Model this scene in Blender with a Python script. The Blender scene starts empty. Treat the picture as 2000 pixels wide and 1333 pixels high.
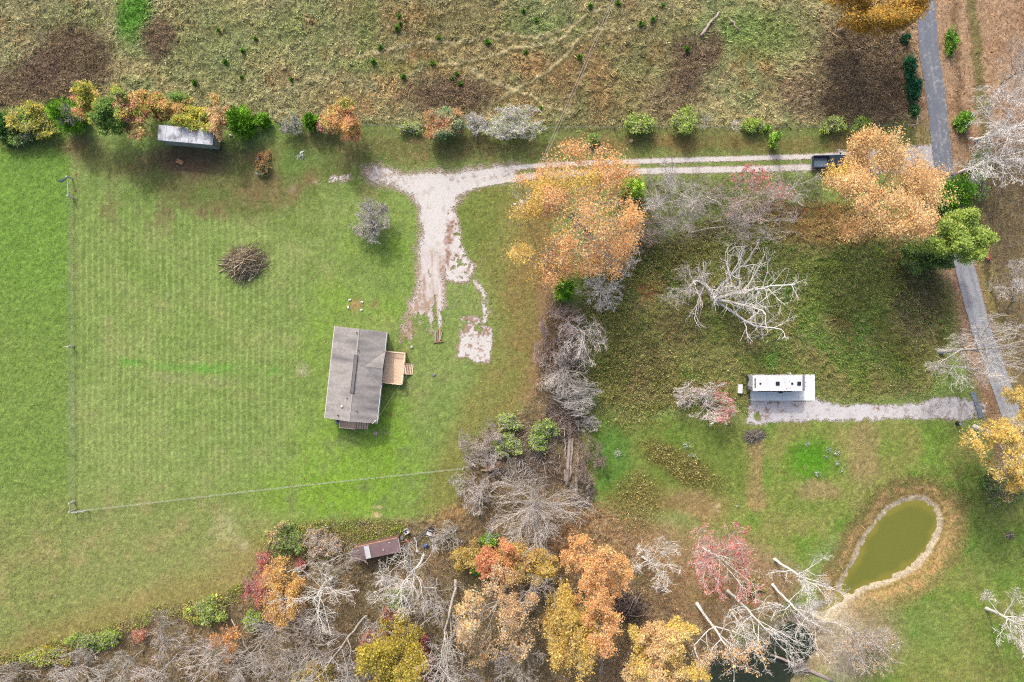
import bpy, math
import numpy as np
from mathutils import Vector

# ------------------------------------------------------------------ camera, light, exposure
scene = bpy.context.scene
HC = 106.67          # camera height above the lawn, metres
S = 0.08             # metres of ground per photograph pixel (2000 x 1333)
cam_d = bpy.data.cameras.new("camera")
cam = bpy.data.objects.new("camera", cam_d)
scene.collection.objects.link(cam)
cam.location = (0, 0, HC)
cam_d.sensor_width = 36.0
cam_d.lens = 24.0
cam_d.clip_end = 5000
scene.camera = cam

SUN_EL = math.radians(40)
SUN_AZ = math.radians(-19)
world = bpy.data.worlds.new("World")
scene.world = world
world.use_nodes = True
wn = world.node_tree
sky = wn.nodes.new("ShaderNodeTexSky")
sky.sky_type = 'NISHITA'
sky.sun_disc = False
sky.sun_elevation = SUN_EL
sky.sun_rotation = SUN_AZ
sky.dust_density = 5.0
sky.air_density = 0.8
sky.ozone_density = 0.3
bg = wn.nodes["Background"]
wn.links.new(sky.outputs[0], bg.inputs[0])
bg.inputs[1].default_value = 0.15

sun_d = bpy.data.lights.new("sun", 'SUN')
sun_d.energy = 1.2
sun_d.angle = math.radians(2.0)
sun_d.color = (1.0, 0.97, 0.92)
sun = bpy.data.objects.new("sun", sun_d)
scene.collection.objects.link(sun)
trav = Vector((-math.sin(SUN_AZ) * math.cos(SUN_EL), -math.cos(SUN_AZ) * math.cos(SUN_EL), -math.sin(SUN_EL)))
sun.rotation_euler = trav.to_track_quat('-Z', 'Y').to_euler()

scene.view_settings.view_transform = 'Standard'
scene.view_settings.look = 'None'
scene.view_settings.exposure = 1.15
scene.view_settings.gamma = 1.0
scene.render.engine = 'CYCLES'
scene.cycles.use_denoising = False
scene.cycles.filter_width = 1.15
scene.cycles.max_bounces = 5
scene.cycles.diffuse_bounces = 3

E = 1.95              # picture brightness of a sunlit white sheet at this exposure

def lin(c):
    c = np.asarray(c, float) / 255.0
    return np.where(c <= 0.04045, c / 12.92, ((c + 0.055) / 1.055) ** 2.4)

LG = 1.7               # leaves stand in their own shade; a single leaf is brighter than the crown it makes

def A(*c):
    """base colour of a surface that shows as this sRGB colour in full daylight"""
    return lin(c) / E

# ------------------------------------------------------------------ objects and properties
COL = scene.collection

def tag(o, label=None, cat=None, group=None, kind=None):
    if label: o["label"] = label
    if cat: o["category"] = cat
    if group: o["group"] = group
    if kind: o["kind"] = kind
    return o

def empty(name, loc, rz=0.0, label=None, cat=None, group=None):
    o = bpy.data.objects.new(name, None)
    COL.objects.link(o)
    o.location = loc
    o.rotation_euler = (0, 0, rz)
    return tag(o, label, cat, group)

def np_mesh(name, verts, tris=None, quads=None, mats=(), col=None, tri_mat=None, quad_mat=None, smooth=False):
    me = bpy.data.meshes.new(name)
    verts = np.ascontiguousarray(verts, dtype=np.float32).reshape(-1, 3)
    loops, starts, mi = [], [], []
    n = 0
    if quads is not None and len(quads):
        quads = np.asarray(quads, dtype=np.int32)
        loops.append(quads.ravel()); starts.append(np.arange(len(quads)) * 4); n = len(quads) * 4
        mi.append(np.zeros(len(quads), np.int32) if quad_mat is None else np.broadcast_to(quad_mat, len(quads)))
    if tris is not None and len(tris):
        tris = np.asarray(tris, dtype=np.int32)
        loops.append(tris.ravel()); starts.append(n + np.arange(len(tris)) * 3)
        mi.append(np.zeros(len(tris), np.int32) if tri_mat is None else np.broadcast_to(tri_mat, len(tris)))
    loops = np.concatenate(loops).astype(np.int32); starts = np.concatenate(starts).astype(np.int32)
    mi = np.concatenate(mi).astype(np.int32)
    me.vertices.add(len(verts)); me.vertices.foreach_set("co", verts.ravel())
    me.loops.add(len(loops)); me.loops.foreach_set("vertex_index", loops)
    me.polygons.add(len(starts)); me.polygons.foreach_set("loop_start", starts)
    if mi.any(): me.polygons.foreach_set("material_index", mi)
    for m in mats: me.materials.append(m)
    if col is not None:
        a = me.color_attributes.new("Col", 'FLOAT_COLOR', 'POINT')
        c = np.ones((len(verts), 4), np.float32); c[:, :3] = col
        a.data.foreach_set("color", c.ravel())
    me.update(calc_edges=True)
    if smooth: me.polygons.foreach_set("use_smooth", np.ones(len(starts), bool))
    return me

def link(name, me, parent=None, loc=None):
    o = bpy.data.objects.new(name, me)
    COL.objects.link(o)
    if parent is not None: o.parent = parent
    if loc is not None: o.location = loc
    return o

class MB:
    """collects boxes, prisms, tubes for one part"""
    def __init__(s): s.v = []; s.f = []
    def add(s, vs, fs):
        b = len(s.v); s.v += [tuple(v) for v in vs]; s.f += [tuple(i + b for i in f) for f in fs]; return s
    def box(s, x0, x1, y0, y1, z0, z1, rz=0.0, c=None):
        vs = [(x, y, z) for z in (z0, z1) for (x, y) in ((x0, y0), (x1, y0), (x1, y1), (x0, y1))]
        if rz:
            cx, cy = c if c else ((x0 + x1) / 2, (y0 + y1) / 2); a, b = math.cos(rz), math.sin(rz)
            vs = [(cx + (x - cx) * a - (y - cy) * b, cy + (x - cx) * b + (y - cy) * a, z) for x, y, z in vs]
        return s.add(vs, [(3, 2, 1, 0), (4, 5, 6, 7), (0, 1, 5, 4), (1, 2, 6, 5), (2, 3, 7, 6), (3, 0, 4, 7)])
    def prism(s, poly, z0, z1):
        n = len(poly)
        vs = [(x, y, z0) for x, y in poly] + [(x, y, z1) for x, y in poly]
        return s.add(vs, [tuple(range(n - 1, -1, -1)), tuple(range(n, 2 * n))] + [(i, (i + 1) % n, n + (i + 1) % n, n + i) for i in range(n)])
    def slab(s, pts, t):
        """a sheet through 3-D points (in order), thickened straight down by t"""
        n = len(pts)
        vs = list(pts) + [(x, y, z - t) for x, y, z in pts]
        return s.add(vs, [tuple(range(n)), tuple(range(2 * n - 1, n - 1, -1))] + [((i + 1) % n, i, n + i, n + (i + 1) % n) for i in range(n)])
    def tube(s, pts, r, k=8):
        pts = [Vector(p) for p in pts]; rs = r if isinstance(r, (list, tuple)) else [r] * len(pts)
        vs = []; fs = []
        for i, p in enumerate(pts):
            t = (pts[min(i + 1, len(pts) - 1)] - pts[max(i - 1, 0)]).normalized()
            u = t.cross(Vector((0, 0, 1)) if abs(t.z) < .9 else Vector((1, 0, 0))).normalized(); w = t.cross(u)
            for j in range(k):
                a = 2 * math.pi * j / k; vs.append(p + (u * math.cos(a) + w * math.sin(a)) * rs[i])
        for i in range(len(pts) - 1):
            for j in range(k): fs.append((i * k + j, i * k + (j + 1) % k, (i + 1) * k + (j + 1) % k, (i + 1) * k + j))
        fs.append(tuple(range(k - 1, -1, -1))); fs.append(tuple((len(pts) - 1) * k + j for j in range(k)))
        return s.add(vs, fs)
    def build(s, name, mat, parent=None, bevel=0.0, loc=None, rz=0.0, smooth=False):
        me = bpy.data.meshes.new(name)
        me.from_pydata(s.v, [], s.f); me.update()
        if bevel:
            import bmesh
            bm = bmesh.new(); bm.from_mesh(me)
            bmesh.ops.recalc_face_normals(bm, faces=bm.faces)
            bmesh.ops.bevel(bm, geom=[e for e in bm.edges], offset=bevel, segments=2, affect='EDGES', clamp_overlap=True)
            bm.to_mesh(me); bm.free()
        else:
            import bmesh
            bm = bmesh.new(); bm.from_mesh(me); bmesh.ops.recalc_face_normals(bm, faces=bm.faces); bm.to_mesh(me); bm.free()
        if smooth:
            for p in me.polygons: p.use_smooth = True
        me.materials.append(mat)
        o = link(name, me, parent, loc)
        if rz: o.rotation_euler = (0, 0, rz)
        return o

# ------------------------------------------------------------------ materials
def new_mat(name):
    m = bpy.data.materials.new(name); m.use_nodes = True
    return m, m.node_tree, m.node_tree.nodes["Principled BSDF"]

def solid(name, rgb, rough=0.7, metal=0.0, var=0.12, scale=3.0, bump=0.0, dirt=None, dirt_amt=0.0, dscale=0.6, stretch=None):
    m, nt, p = new_mat(name)
    N = nt.nodes.new; L = nt.links.new
    tc = N("ShaderNodeTexCoord")
    nz = N("ShaderNodeTexNoise"); nz.inputs["Scale"].default_value = scale; nz.inputs["Detail"].default_value = 6
    L(tc.outputs["Object"], nz.inputs["Vector"])
    hsv = N("ShaderNodeHueSaturation"); hsv.inputs["Color"].default_value = (*rgb, 1)
    mr = N("ShaderNodeMapRange"); mr.inputs[1].default_value = .3; mr.inputs[2].default_value = .7
    mr.inputs[3].default_value = 1 - var; mr.inputs[4].default_value = 1 + var
    L(nz.outputs[0], mr.inputs[0]); L(mr.outputs[0], hsv.inputs["Value"])
    out = hsv.outputs[0]
    if dirt is not None:
        n2 = N("ShaderNodeTexNoise"); n2.inputs["Scale"].default_value = dscale; n2.inputs["Detail"].default_value = 8
        if stretch:
            mp = N("ShaderNodeMapping"); mp.inputs["Scale"].default_value = stretch
            L(tc.outputs["Object"], mp.inputs[0]); L(mp.outputs[0], n2.inputs["Vector"])
        else: L(tc.outputs["Object"], n2.inputs["Vector"])
        r2 = N("ShaderNodeMapRange"); r2.inputs[1].default_value = .45; r2.inputs[2].default_value = .72; r2.inputs[4].default_value = dirt_amt
        L(n2.outputs[0], r2.inputs[0])
        mx = N("ShaderNodeMix"); mx.data_type = 'RGBA'
        L(r2.outputs[0], mx.inputs[0]); L(out, mx.inputs[6]); mx.inputs[7].default_value = (*dirt, 1)
        out = mx.outputs[2]
    L(out, p.inputs["Base Color"])
    p.inputs["Roughness"].default_value = rough; p.inputs["Metallic"].default_value = metal
    if bump:
        b = N("ShaderNodeBump"); b.inputs["Strength"].default_value = bump; b.inputs["Distance"].default_value = .05
        L(nz.outputs[0], b.inputs["Height"]); L(b.outputs[0], p.inputs["Normal"])
    return m

def attr_mat(name, rough=0.95, spec=0.1, scale=4.0, var=0.25, bump=0.0, bdist=0.1, trans=0.0):
    m, nt, p = new_mat(name)
    N = nt.nodes.new; L = nt.links.new
    at = N("ShaderNodeAttribute"); at.attribute_name = "Col"
    tc = N("ShaderNodeTexCoord")
    nz = N("ShaderNodeTexNoise"); nz.inputs["Scale"].default_value = scale; nz.inputs["Detail"].default_value = 5; nz.inputs["Roughness"].default_value = .7
    L(tc.outputs["Object"], nz.inputs["Vector"])
    mr = N("ShaderNodeMapRange"); mr.inputs[1].default_value = .3; mr.inputs[2].default_value = .7
    mr.inputs[3].default_value = 1 - var; mr.inputs[4].default_value = 1 + var
    L(nz.outputs[0], mr.inputs[0])
    hsv = N("ShaderNodeHueSaturation"); L(at.outputs["Color"], hsv.inputs["Color"]); L(mr.outputs[0], hsv.inputs["Value"])
    L(hsv.outputs[0], p.inputs["Base Color"])
    p.inputs["Roughness"].default_value = rough
    p.inputs["Specular IOR Level"].default_value = spec
    if bump:
        b = N("ShaderNodeBump"); b.inputs["Strength"].default_value = bump; b.inputs["Distance"].default_value = bdist
        L(nz.outputs[0], b.inputs["Height"]); L(b.outputs[0], p.inputs["Normal"])
    if trans:
        tr = N("ShaderNodeBsdfTranslucent"); L(hsv.outputs[0], tr.inputs["Color"])
        ms = N("ShaderNodeMixShader"); ms.inputs[0].default_value = trans
        L(p.outputs[0], ms.inputs[1]); L(tr.outputs[0], ms.inputs[2])
        L(ms.outputs[0], nt.nodes["Material Output"].inputs["Surface"])
    return m

M_ground = attr_mat("ground_soil_grass", scale=5.0, var=.22, bump=.5, bdist=.12)
M_gravel = attr_mat("crushed_limestone", scale=9.0, var=.10, bump=.35, bdist=.05)
M_road = attr_mat("worn_asphalt", rough=.9, spec=.15, scale=7.0, var=.07, bump=.1, bdist=.02)
M_leaf = attr_mat("leaf", rough=.7, spec=.2, scale=1.5, var=.12, trans=.35)
M_blade = attr_mat("dry_blade", rough=.9, spec=.1, scale=1.0, var=.10, trans=.15)
M_bark = attr_mat("bark", rough=.9, spec=.1, scale=3.0, var=.22, bump=.3, bdist=.03)

# ------------------------------------------------------------------ noise
_T = np.random.default_rng(7).random((16, 256, 256)).astype(np.float32)
def vnoise(x, y, f, seed=0):
    T = _T[seed % 16]; o = 37.0 * seed
    X = x * f + o; Y = y * f - o
    xi = np.floor(X).astype(np.int64); yi = np.floor(Y).astype(np.int64)
    u = X - xi; v = Y - yi
    u = u * u * (3 - 2 * u); v = v * v * (3 - 2 * v)
    x0 = xi & 255; x1 = (xi + 1) & 255; y0 = yi & 255; y1 = (yi + 1) & 255
    return (T[y0, x0] * (1 - u) + T[y0, x1] * u) * (1 - v) + (T[y1, x0] * (1 - u) + T[y1, x1] * u) * v
def fbm(x, y, f, oct=4, seed=0, g=.55):
    a = 1.0; s = 0.0; t = 0.0
    for i in range(oct):
        s = s + a * vnoise(x, y, f * 2 ** i, seed + i); t += a; a *= g
    return (s / t - .5) * 2.0          # about -1..1
def sst(x, a, b):
    t = np.clip((x - a) / (b - a), 0, 1); return t * t * (3 - 2 * t)

def W(px, py, z=0.0):
    """world point at height z that stands at this pixel of the 2000 x 1333 photograph"""
    k = S * (1 - z / HC)
    return ((px - 1000.0) * k, (666.5 - py) * k, z)
# ------------------------------------------------------------------ the ground, as one sheet
GS = 0.16
gx = np.arange(-86, 86 + GS / 2, GS); gy = np.arange(-60, 60 + GS / 2, GS)
ext = np.array([3, 8, 18, 40, 90, 200, 450, 1000, 2200.0])
gx = np.concatenate([gx[0] - ext[::-1], gx, gx[-1] + ext]); gy = np.concatenate([gy[0] - ext[::-1], gy, gy[-1] + ext])
NE = len(ext)
X, Y = np.meshgrid(gx, gy)
X = X.astype(np.float32); Y = Y.astype(np.float32)

def pix(x, y): return x / S + 1000.0, 666.5 - y / S

class Field:
    """soft masks in ground coordinates measured in photograph pixels (0.08 m each)"""
    def __init__(s, x, y, warp=14.0):
        s.x, s.y = x, y
        s.px, s.py = pix(x, y)
        s.wx = s.px + warp * fbm(x, y, .16, 4, 1) + 5 * fbm(x, y, 1.1, 3, 3)
        s.wy = s.py + warp * fbm(x, y, .16, 4, 5) + 5 * fbm(x, y, 1.1, 3, 7)
    def ell(s, cx, cy, rx, ry=None, rot=0.0, soft=.5):
        ry = ry or rx; a = math.radians(rot); dx = s.wx - cx; dy = s.wy - cy
        u = (dx * math.cos(a) + dy * math.sin(a)) / rx; v = (-dx * math.sin(a) + dy * math.cos(a)) / ry
        return 1 - sst(np.sqrt(u * u + v * v), 1 - soft, 1 + soft)
    @staticmethod
    def _seg(px, py, ax, ay, bx, by):
        dx, dy = bx - ax, by - ay
        t = np.clip(((px - ax) * dx + (py - ay) * dy) / (dx * dx + dy * dy + 1e-9), 0, 1)
        return np.hypot(px - ax - t * dx, py - ay - t * dy)
    def dline(s, pts, warped=True):
        X_, Y_ = (s.wx, s.wy) if warped else (s.px, s.py); d = None
        for (a, b), (c, e) in zip(pts[:-1], pts[1:]):
            q = s._seg(X_, Y_, a, b, c, e); d = q if d is None else np.minimum(d, q)
        return d
    def line(s, pts, half, soft=4.0, warped=True):
        return 1 - sst(s.dline(pts, warped), half - soft, half + soft)
    def sdf(s, pts, warped=True):
        X_, Y_ = (s.wx, s.wy) if warped else (s.px, s.py)
        d = s.dline(list(pts) + [pts[0]], warped); ins = np.zeros(X_.shape, bool)
        for (ax, ay), (bx, by) in zip(pts, list(pts[1:]) + [pts[0]]):
            if ay == by: continue
            c = ((ay > Y_) != (by > Y_)) & (X_ < (bx - ax) * (Y_ - ay) / (by - ay) + ax); ins ^= c
        return np.where(ins, -d, d)
    def poly(s, pts, soft=6.0, warped=True):
        return 1 - sst(s.sdf(pts, warped), -soft, soft)

ROAD = [(1800, -90), (1809, 30), (1814, 100), (1827, 180), (1838, 290), (1848, 350), (1864, 430), (1883, 519), (1904, 600), (1914, 640), (1939, 705), (1961, 770), (1988, 850), (2015, 930), (2050, 1030), (2090, 1130)]
POND = [(1762, 982), (1783, 978), (1803, 981), (1820, 993), (1829, 1010), (1829, 1028), (1822, 1050), (1808, 1074), (1788, 1094), (1762, 1114), (1735, 1128), (1700, 1141), (1680, 1146), (1664, 1156), (1655, 1159), (1643, 1156), (1645, 1140), (1658, 1117), (1670, 1098), (1684, 1070), (1698, 1044), (1714, 1020), (1735, 998)]
POND2 = [(1385, 1300), (1400, 1280), (1425, 1290), (1460, 1270), (1500, 1250), (1525, 1225), (1545, 1215), (1570, 1225), (1590, 1245), (1596, 1270), (1575, 1290), (1560, 1310), (1545, 1325), (1535, 1360), (1520, 1400), (1390, 1400), (1385, 1340)]
POND3 = [(1592, 1190), (1606, 1182), (1622, 1172), (1634, 1165), (1630, 1176), (1614, 1188), (1600, 1195)]

POND, POND2, POND3 = ([(1000 + (a - 1000) * 1.0105, 666.5 + (b - 666.5) * 1.0105) for a, b in p] for p in (POND, POND2, POND3))

NF = [(-400, -400), (1785, -400), (1785, 240), (1500, 246), (1000, 248), (700, 242), (520, 238), (430, 225), (300, 205), (150, 205), (60, 215), (-400, 220)]
MEADOW = [(1140, 540), (1180, 470), (1300, 470), (1420, 420), (1540, 395), (1680, 400), (1800, 480), (1850, 560), (1860, 640), (1840, 720), (1820, 770), (1640, 785), (1450, 800), (1380, 810), (1290, 800), (1180, 800), (1140, 720)]
WOODS = [(-300, 1300), (60, 1285), (150, 1255), (260, 1215), (330, 1185), (420, 1180), (480, 1140), (515, 1070), (560, 1030), (700, 1018), (850, 1010), (900, 985), (910, 930), (905, 880), (960, 830), (1030, 800), (1060, 700), (1075, 600), (1130, 600), (1130, 760), (1135, 960), (1190, 1010), (1240, 1060), (1330, 1200), (1420, 1250), (1500, 1340), (1500, 1900), (-300, 1900)]

def mixc(c, m, col, k=1.0):
    return c + (np.asarray(col) - c) * (np.clip(m, 0, 1) * k)[..., None]

def height(F, tuss):
    """terrain height; the hollows of the ponds and the rough sward"""
    d1 = F.sdf(POND, False); d2 = F.sdf(POND2, False); d3 = F.sdf(POND3, False)
    z = np.minimum(np.minimum(-1.5 * (1 - sst(d1, -30, 62)), -1.7 * (1 - sst(d2, -30, 50))), -.9 * (1 - sst(d3, -14, 26)))
    return z, d1, d2, d3

def build_fields(x, y):
    F = Field(x, y)
    lo = fbm(x, y, .06, 4, 2); mid = fbm(x, y, .35, 4, 4); hi = fbm(x, y, 1.6, 3, 6); ht = fbm(x, y, 3.0, 2, 9)
    sh = (x.shape + (3,))
    # the mown lawn
    c = np.broadcast_to(A(134, 156, 84), sh).copy()
    c = mixc(c, sst(lo + .5 * mid, -.3, .6), A(148, 164, 96), .7)
    c = mixc(c, sst(mid - .4 * lo, .1, .7), A(158, 158, 104), .45)
    c = mixc(c, sst(-mid + .3 * hi, .2, .8), A(112, 142, 62), .5)
    # the longer grass west of the fence and its fade to straw in the south
    west = 1 - sst(F.px + 4 * hi, 130, 142)
    c = mixc(c, west, A(122, 152, 70), .75)
    c = mixc(c, west * F.ell(60, 400, 140, 200), A(116, 160, 62), .5)
    south = sst(F.wy, 900, 1080) * (1 - sst(F.wx, 420, 760))
    c = mixc(c, south, A(150, 154, 94), .7)
    c = mixc(c, south * sst(mid + hi * .3, -.1, .6), A(168, 156, 106), .6)
    c = mixc(c, (F.line([(0, 1295), (120, 1235), (330, 1165), (430, 1150), (510, 1070)], 30, 28)), A(160, 142, 88), .6)
    # bright clover round the house and where the drain field runs
    for e, k in (((640, 880, 70, 90), .7), ((740, 905, 90, 60), .6), ((610, 960, 130, 45), .65), ((690, 985, 130, 28), .65), ((790, 960, 90, 40), .5), ((760, 840, 40, 90), .75), ((650, 600, 45, 50), .55), ((760, 590, 50, 40), .5), ((620, 690, 30, 60), .4), ((780, 470, 30, 80), .55), ((720, 480, 60, 50), .45)):
        c = mixc(c, F.ell(*e, soft=.7) * sst(mid + .6, 0, .8), A(132, 172, 58), k)
    c = mixc(c, F.line([(240, 705), (400, 716), (500, 720), (560, 722)], 8, 7) * sst(mid + hi * .5, -.5, .4), A(110, 166, 66), .85)
    c = mixc(c, F.line([(300, 735), (460, 745)], 7, 7), A(158, 162, 110), .5)
    # mower stripes
    lawn = sst(F.px, 140, 165) * (1 - sst(F.wx, 480, 700)) * sst(F.wy, 330, 470) * (1 - sst(F.wy, 880, 1000))
    st = .5 + .5 * np.cos(2 * np.pi * (F.px + 1.2 * fbm(x, y, .05, 2, 8) * 4) / 12.1)
    brk = .6 + .4 * sst(fbm(x, y, .3, 3, 10) + .5 * fbm(x, y * .25, .8, 2, 4), -.5, .4)
    c = c * (1 + (lawn * brk * (.20 * (st ** 3 - .35)))[..., None])
    c = c * (1 + (lawn * .02 * np.cos(2 * np.pi * (F.py + 3 * fbm(x, y, .05, 2, 3)) / 33.0))[..., None])
    c = mixc(c, lawn * brk * st ** 4, A(164, 192, 112), .32)
    # worn, shaded and leaf-strewn turf under the northern tree line
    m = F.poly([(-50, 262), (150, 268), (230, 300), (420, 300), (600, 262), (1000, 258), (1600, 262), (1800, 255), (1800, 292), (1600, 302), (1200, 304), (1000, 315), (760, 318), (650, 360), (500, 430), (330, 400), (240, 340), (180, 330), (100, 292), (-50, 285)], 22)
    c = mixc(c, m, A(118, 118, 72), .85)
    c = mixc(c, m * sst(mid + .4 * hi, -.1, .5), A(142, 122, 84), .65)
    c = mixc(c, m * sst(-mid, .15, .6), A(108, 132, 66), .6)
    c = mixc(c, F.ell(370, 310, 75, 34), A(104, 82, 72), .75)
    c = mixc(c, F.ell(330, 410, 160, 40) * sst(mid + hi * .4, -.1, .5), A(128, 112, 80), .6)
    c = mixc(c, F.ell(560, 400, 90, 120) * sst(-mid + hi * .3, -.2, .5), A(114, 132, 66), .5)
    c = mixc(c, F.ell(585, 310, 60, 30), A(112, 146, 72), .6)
    c = mixc(c, F.line([(1100, 283), (1780, 283)], 14, 12) * sst(mid, -.3, .4), A(142, 126, 74), .55)
    # east lawn, dulled by leaves
    m = F.poly([(890, 400), (960, 360), (1050, 360), (1100, 520), (1080, 640), (1060, 780), (960, 830), (915, 880), (900, 1000), (820, 1010), (850, 900), (930, 740), (970, 640), (930, 500)], 26)
    c = mixc(c, m, A(140, 138, 76), .75)
    c = mixc(c, m * sst(F.wx + 60 * mid, 960, 1090), A(158, 128, 86), .8)
    c = mixc(c, F.line([(1075, 560), (1070, 680), (1045, 780)], 22, 18), A(168, 136, 106), .7)
    c = mixc(c, F.ell(930, 430, 45, 60), A(116, 138, 62), .6)
    # the rough field in the north
    nf = F.poly(NF, 9)
    n = np.broadcast_to(A(172, 167, 122), sh).copy()
    n = mixc(n, sst(mid + .5 * lo, -.2, .55), A(186, 174, 126), .8)
    n = mixc(n, sst(lo - mid * .6, .0, .55), A(150, 160, 108), .8)
    n = mixc(n, sst(fbm(x, y, .22, 4, 11), .2, .6), A(166, 140, 100), .7)
    for e, k in (((1210, 110, 120, 110), .5), ((1220, 230, 120, 50), .4), ((900, 40, 110, 60), .55), ((760, 40, 90, 60), .4), ((1050, 170, 110, 70), .35)):
        n = mixc(n, F.ell(*e, soft=.6), A(140, 128, 84), k)
    for e, k in (((820, 130, 80, 60), .8), ((790, 40, 60, 30), .5), ((960, 180, 110, 70), .5), ((1090, 140, 90, 50), .6), ((700, 190, 80, 40), .45), ((1190, 150, 60, 60), .4), ((1430, 120, 50, 30), .55), ((1500, 150, 60, 40), .55), ((30, 60, 40, 30), .5)):
        n = mixc(n, F.ell(*e, soft=.7) * sst(mid + .5, 0, .9), A(176, 140, 96), k)
    for e, k in (((260, 30, 34, 60), .95), ((140, 40, 60, 30), .5), ((420, 90, 110, 90), .35), ((1490, 70, 90, 50), .65), ((1380, 60, 80, 30), .4), ((720, 60, 26, 80), .4), ((1070, 55, 80, 26), .55), ((600, 60, 70, 60), .45), ((740, 130, 120, 14), .4)):
        n = mixc(n, F.ell(*e, soft=.6) * sst(mid + .7, 0, .9), A(118, 150, 74), k)
    n = mixc(n, F.ell(255, 25, 26, 50, 15), A(106, 166, 58), .75)
    for e, k in (((140, 125, 75, 70), .95), ((90, 150, 60, 50), .8), ((310, 72, 32, 38), .9), ((20, 170, 50, 40), .8), ((880, 185, 80, 32), .9), ((1340, 130, 40, 60), .85), ((1390, 100, 18, 40), .8), ((1300, 200, 40, 40), .6), ((1600, 200, 60, 40), .55), ((1690, 150, 80, 110), .75), ((1560, 180, 40, 40), .7), ((1640, 90, 60, 80), .5), ((1740, 130, 50, 120), .85)):
        n = mixc(n, F.ell(*e, soft=.5), A(142, 122, 102), k * .85)
    for p in ([(700, 112), (780, 92), (880, 86), (930, 78), (1040, 76), (1130, 48), (1180, 20)], [(860, 130), (950, 118), (1020, 98), (1100, 74), (1140, 42)], [(920, 140), (1010, 184), (1110, 222)], [(960, 205), (1040, 165), (1150, 65), (1250, 55)]):
        n = mixc(n, F.line(p, 4.2, 2.6), A(196, 184, 138), .85)
        n = mixc(n, F.line([(a, b + 5) for a, b in p], 2.6, 2), A(108, 102, 64), .8)
    tn = fbm(x, y, 1.15, 3, 12)
    n = n * (1 + .22 * tn + .16 * hi)[..., None]
    c = c * (1 - nf)[..., None] + n * nf[..., None]
    fl = F.line([(545, 241), (820, 248), (1000, 250), (1400, 250), (1790, 243)], 6, 5)
    c = mixc(c, fl, A(104, 100, 62), .55)
    # the weedy meadow around the camper
    me = F.poly(MEADOW, 16)
    q = np.broadcast_to(A(140, 142, 86), sh).copy()
    q = mixc(q, sst(mid + .4 * lo, -.1, .5), A(118, 150, 72), .85)
    q = mixc(q, sst(hi * .6 - mid, .15, .6), A(142, 122, 84), .6)
    q = mixc(q, sst(fbm(x, y, .13, 4, 3), .05, .4), A(150, 132, 98), .6)
    q = mixc(q, F.ell(1640, 560, 150, 70), A(112, 134, 64), .7)
    q = mixc(q, F.ell(1620, 690, 130, 80) * sst(mid + .5, 0, .8), A(104, 140, 58), .75)
    q = mixc(q, F.ell(1560, 740, 160, 30) * sst(mid + .5, 0, .8), A(136, 138, 72), .5)
    q = mixc(q, F.ell(1620, 440, 130, 36), A(152, 120, 80), .85)
    q = mixc(q, F.ell(1560, 405, 90, 12), A(150, 106, 68), .8)
    q = mixc(q, F.ell(1270, 560, 26, 30), A(158, 112, 78), .8)
    q = mixc(q, F.ell(1330, 640, 60, 40), A(120, 98, 74), .6)
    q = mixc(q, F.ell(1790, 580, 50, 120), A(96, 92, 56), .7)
    q = mixc(q, F.ell(1640, 640, 40, 40) * sst(hi, -.3, .3), A(124, 100, 72), .6)
    q = q * (1 + .22 * hi)[..., None]
    c = c * (1 - me)[..., None] + q * me[..., None]
    # south-east lawn
    se = F.poly([(1135, 810), (1460, 822), (1830, 820), (1900, 850), (1930, 960), (2300, 960), (2300, 1500), (1640, 1500), (1650, 1300), (1720, 1190), (1860, 1010), (1770, 960), (1640, 1050), (1560, 1100), (1450, 1060), (1320, 1000), (1200, 1000), (1140, 950)], 16)
    q = np.broadcast_to(A(140, 152, 78), sh).copy()
    q = mixc(q, sst(mid, -.1, .6), A(164, 154, 98), .5)
    q = mixc(q, sst(-mid + lo * .4, 0, .6), A(116, 154, 62), .75)
    q = mixc(q, F.ell(1585, 900, 42, 40, soft=.6), A(92, 152, 36), .9)
    q = mixc(q, F.ell(1760, 1220, 120, 60), A(118, 150, 74), .5)
    q = mixc(q, F.ell(1690, 880, 30, 70), A(170, 148, 108), .6)
    q = mixc(q, F.line([(1475, 870), (1472, 950), (1480, 990)], 16, 8), A(172, 146, 104), .75)
    q = mixc(q, F.ell(1600, 960, 40, 18), A(172, 150, 110), .6)
    q = mixc(q, F.poly([(1140, 820), (1460, 826), (1465, 960), (1300, 990), (1180, 960)], 20), A(110, 136, 58), .6)
    q = mixc(q, F.ell(1190, 900, 40, 80), A(84, 140, 56), .6)
    q = mixc(q, F.ell(1340, 990, 70, 40), A(172, 138, 104), .7)
    q = mixc(q, F.ell(1250, 990, 60, 60), A(128, 120, 66), .7)
    q = mixc(q, F.ell(1330, 905, 75, 28, 28), A(124, 112, 66), .8)
    q = mixc(q, F.ell(1900, 1000, 60, 60), A(112, 128, 64), .6)
    q = mixc(q, F.ell(1950, 1080, 60, 70), A(108, 138, 62), .6)
    q = q * (1 + .16 * hi)[..., None]
    c = c * (1 - se)[..., None] + q * se[..., None]
    # woodland floor
    wd = F.poly(WOODS, 14)
    q = np.broadcast_to(A(138, 122, 90), sh).copy()
    q = mixc(q, sst(mid + .3 * hi, 0, .5), A(164, 138, 102), .6)
    q = mixc(q, sst(-mid + .4 * hi, .1, .6), A(128, 122, 84), .8)
    q = mixc(q, F.ell(1150, 1060, 90, 70), A(184, 142, 98), .5)
    q = mixc(q, F.ell(880, 1000, 40, 26), A(182, 150, 98), .7)
    q = mixc(q, F.ell(960, 870, 90, 40) * sst(mid + .3, 0, .7), A(122, 128, 66), .6)
    q = mixc(q, F.ell(640, 1050, 120, 30) * sst(mid + .3, 0, .7), A(140, 132, 80), .7)
    q = q * (1 + .24 * hi)[..., None]
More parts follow.
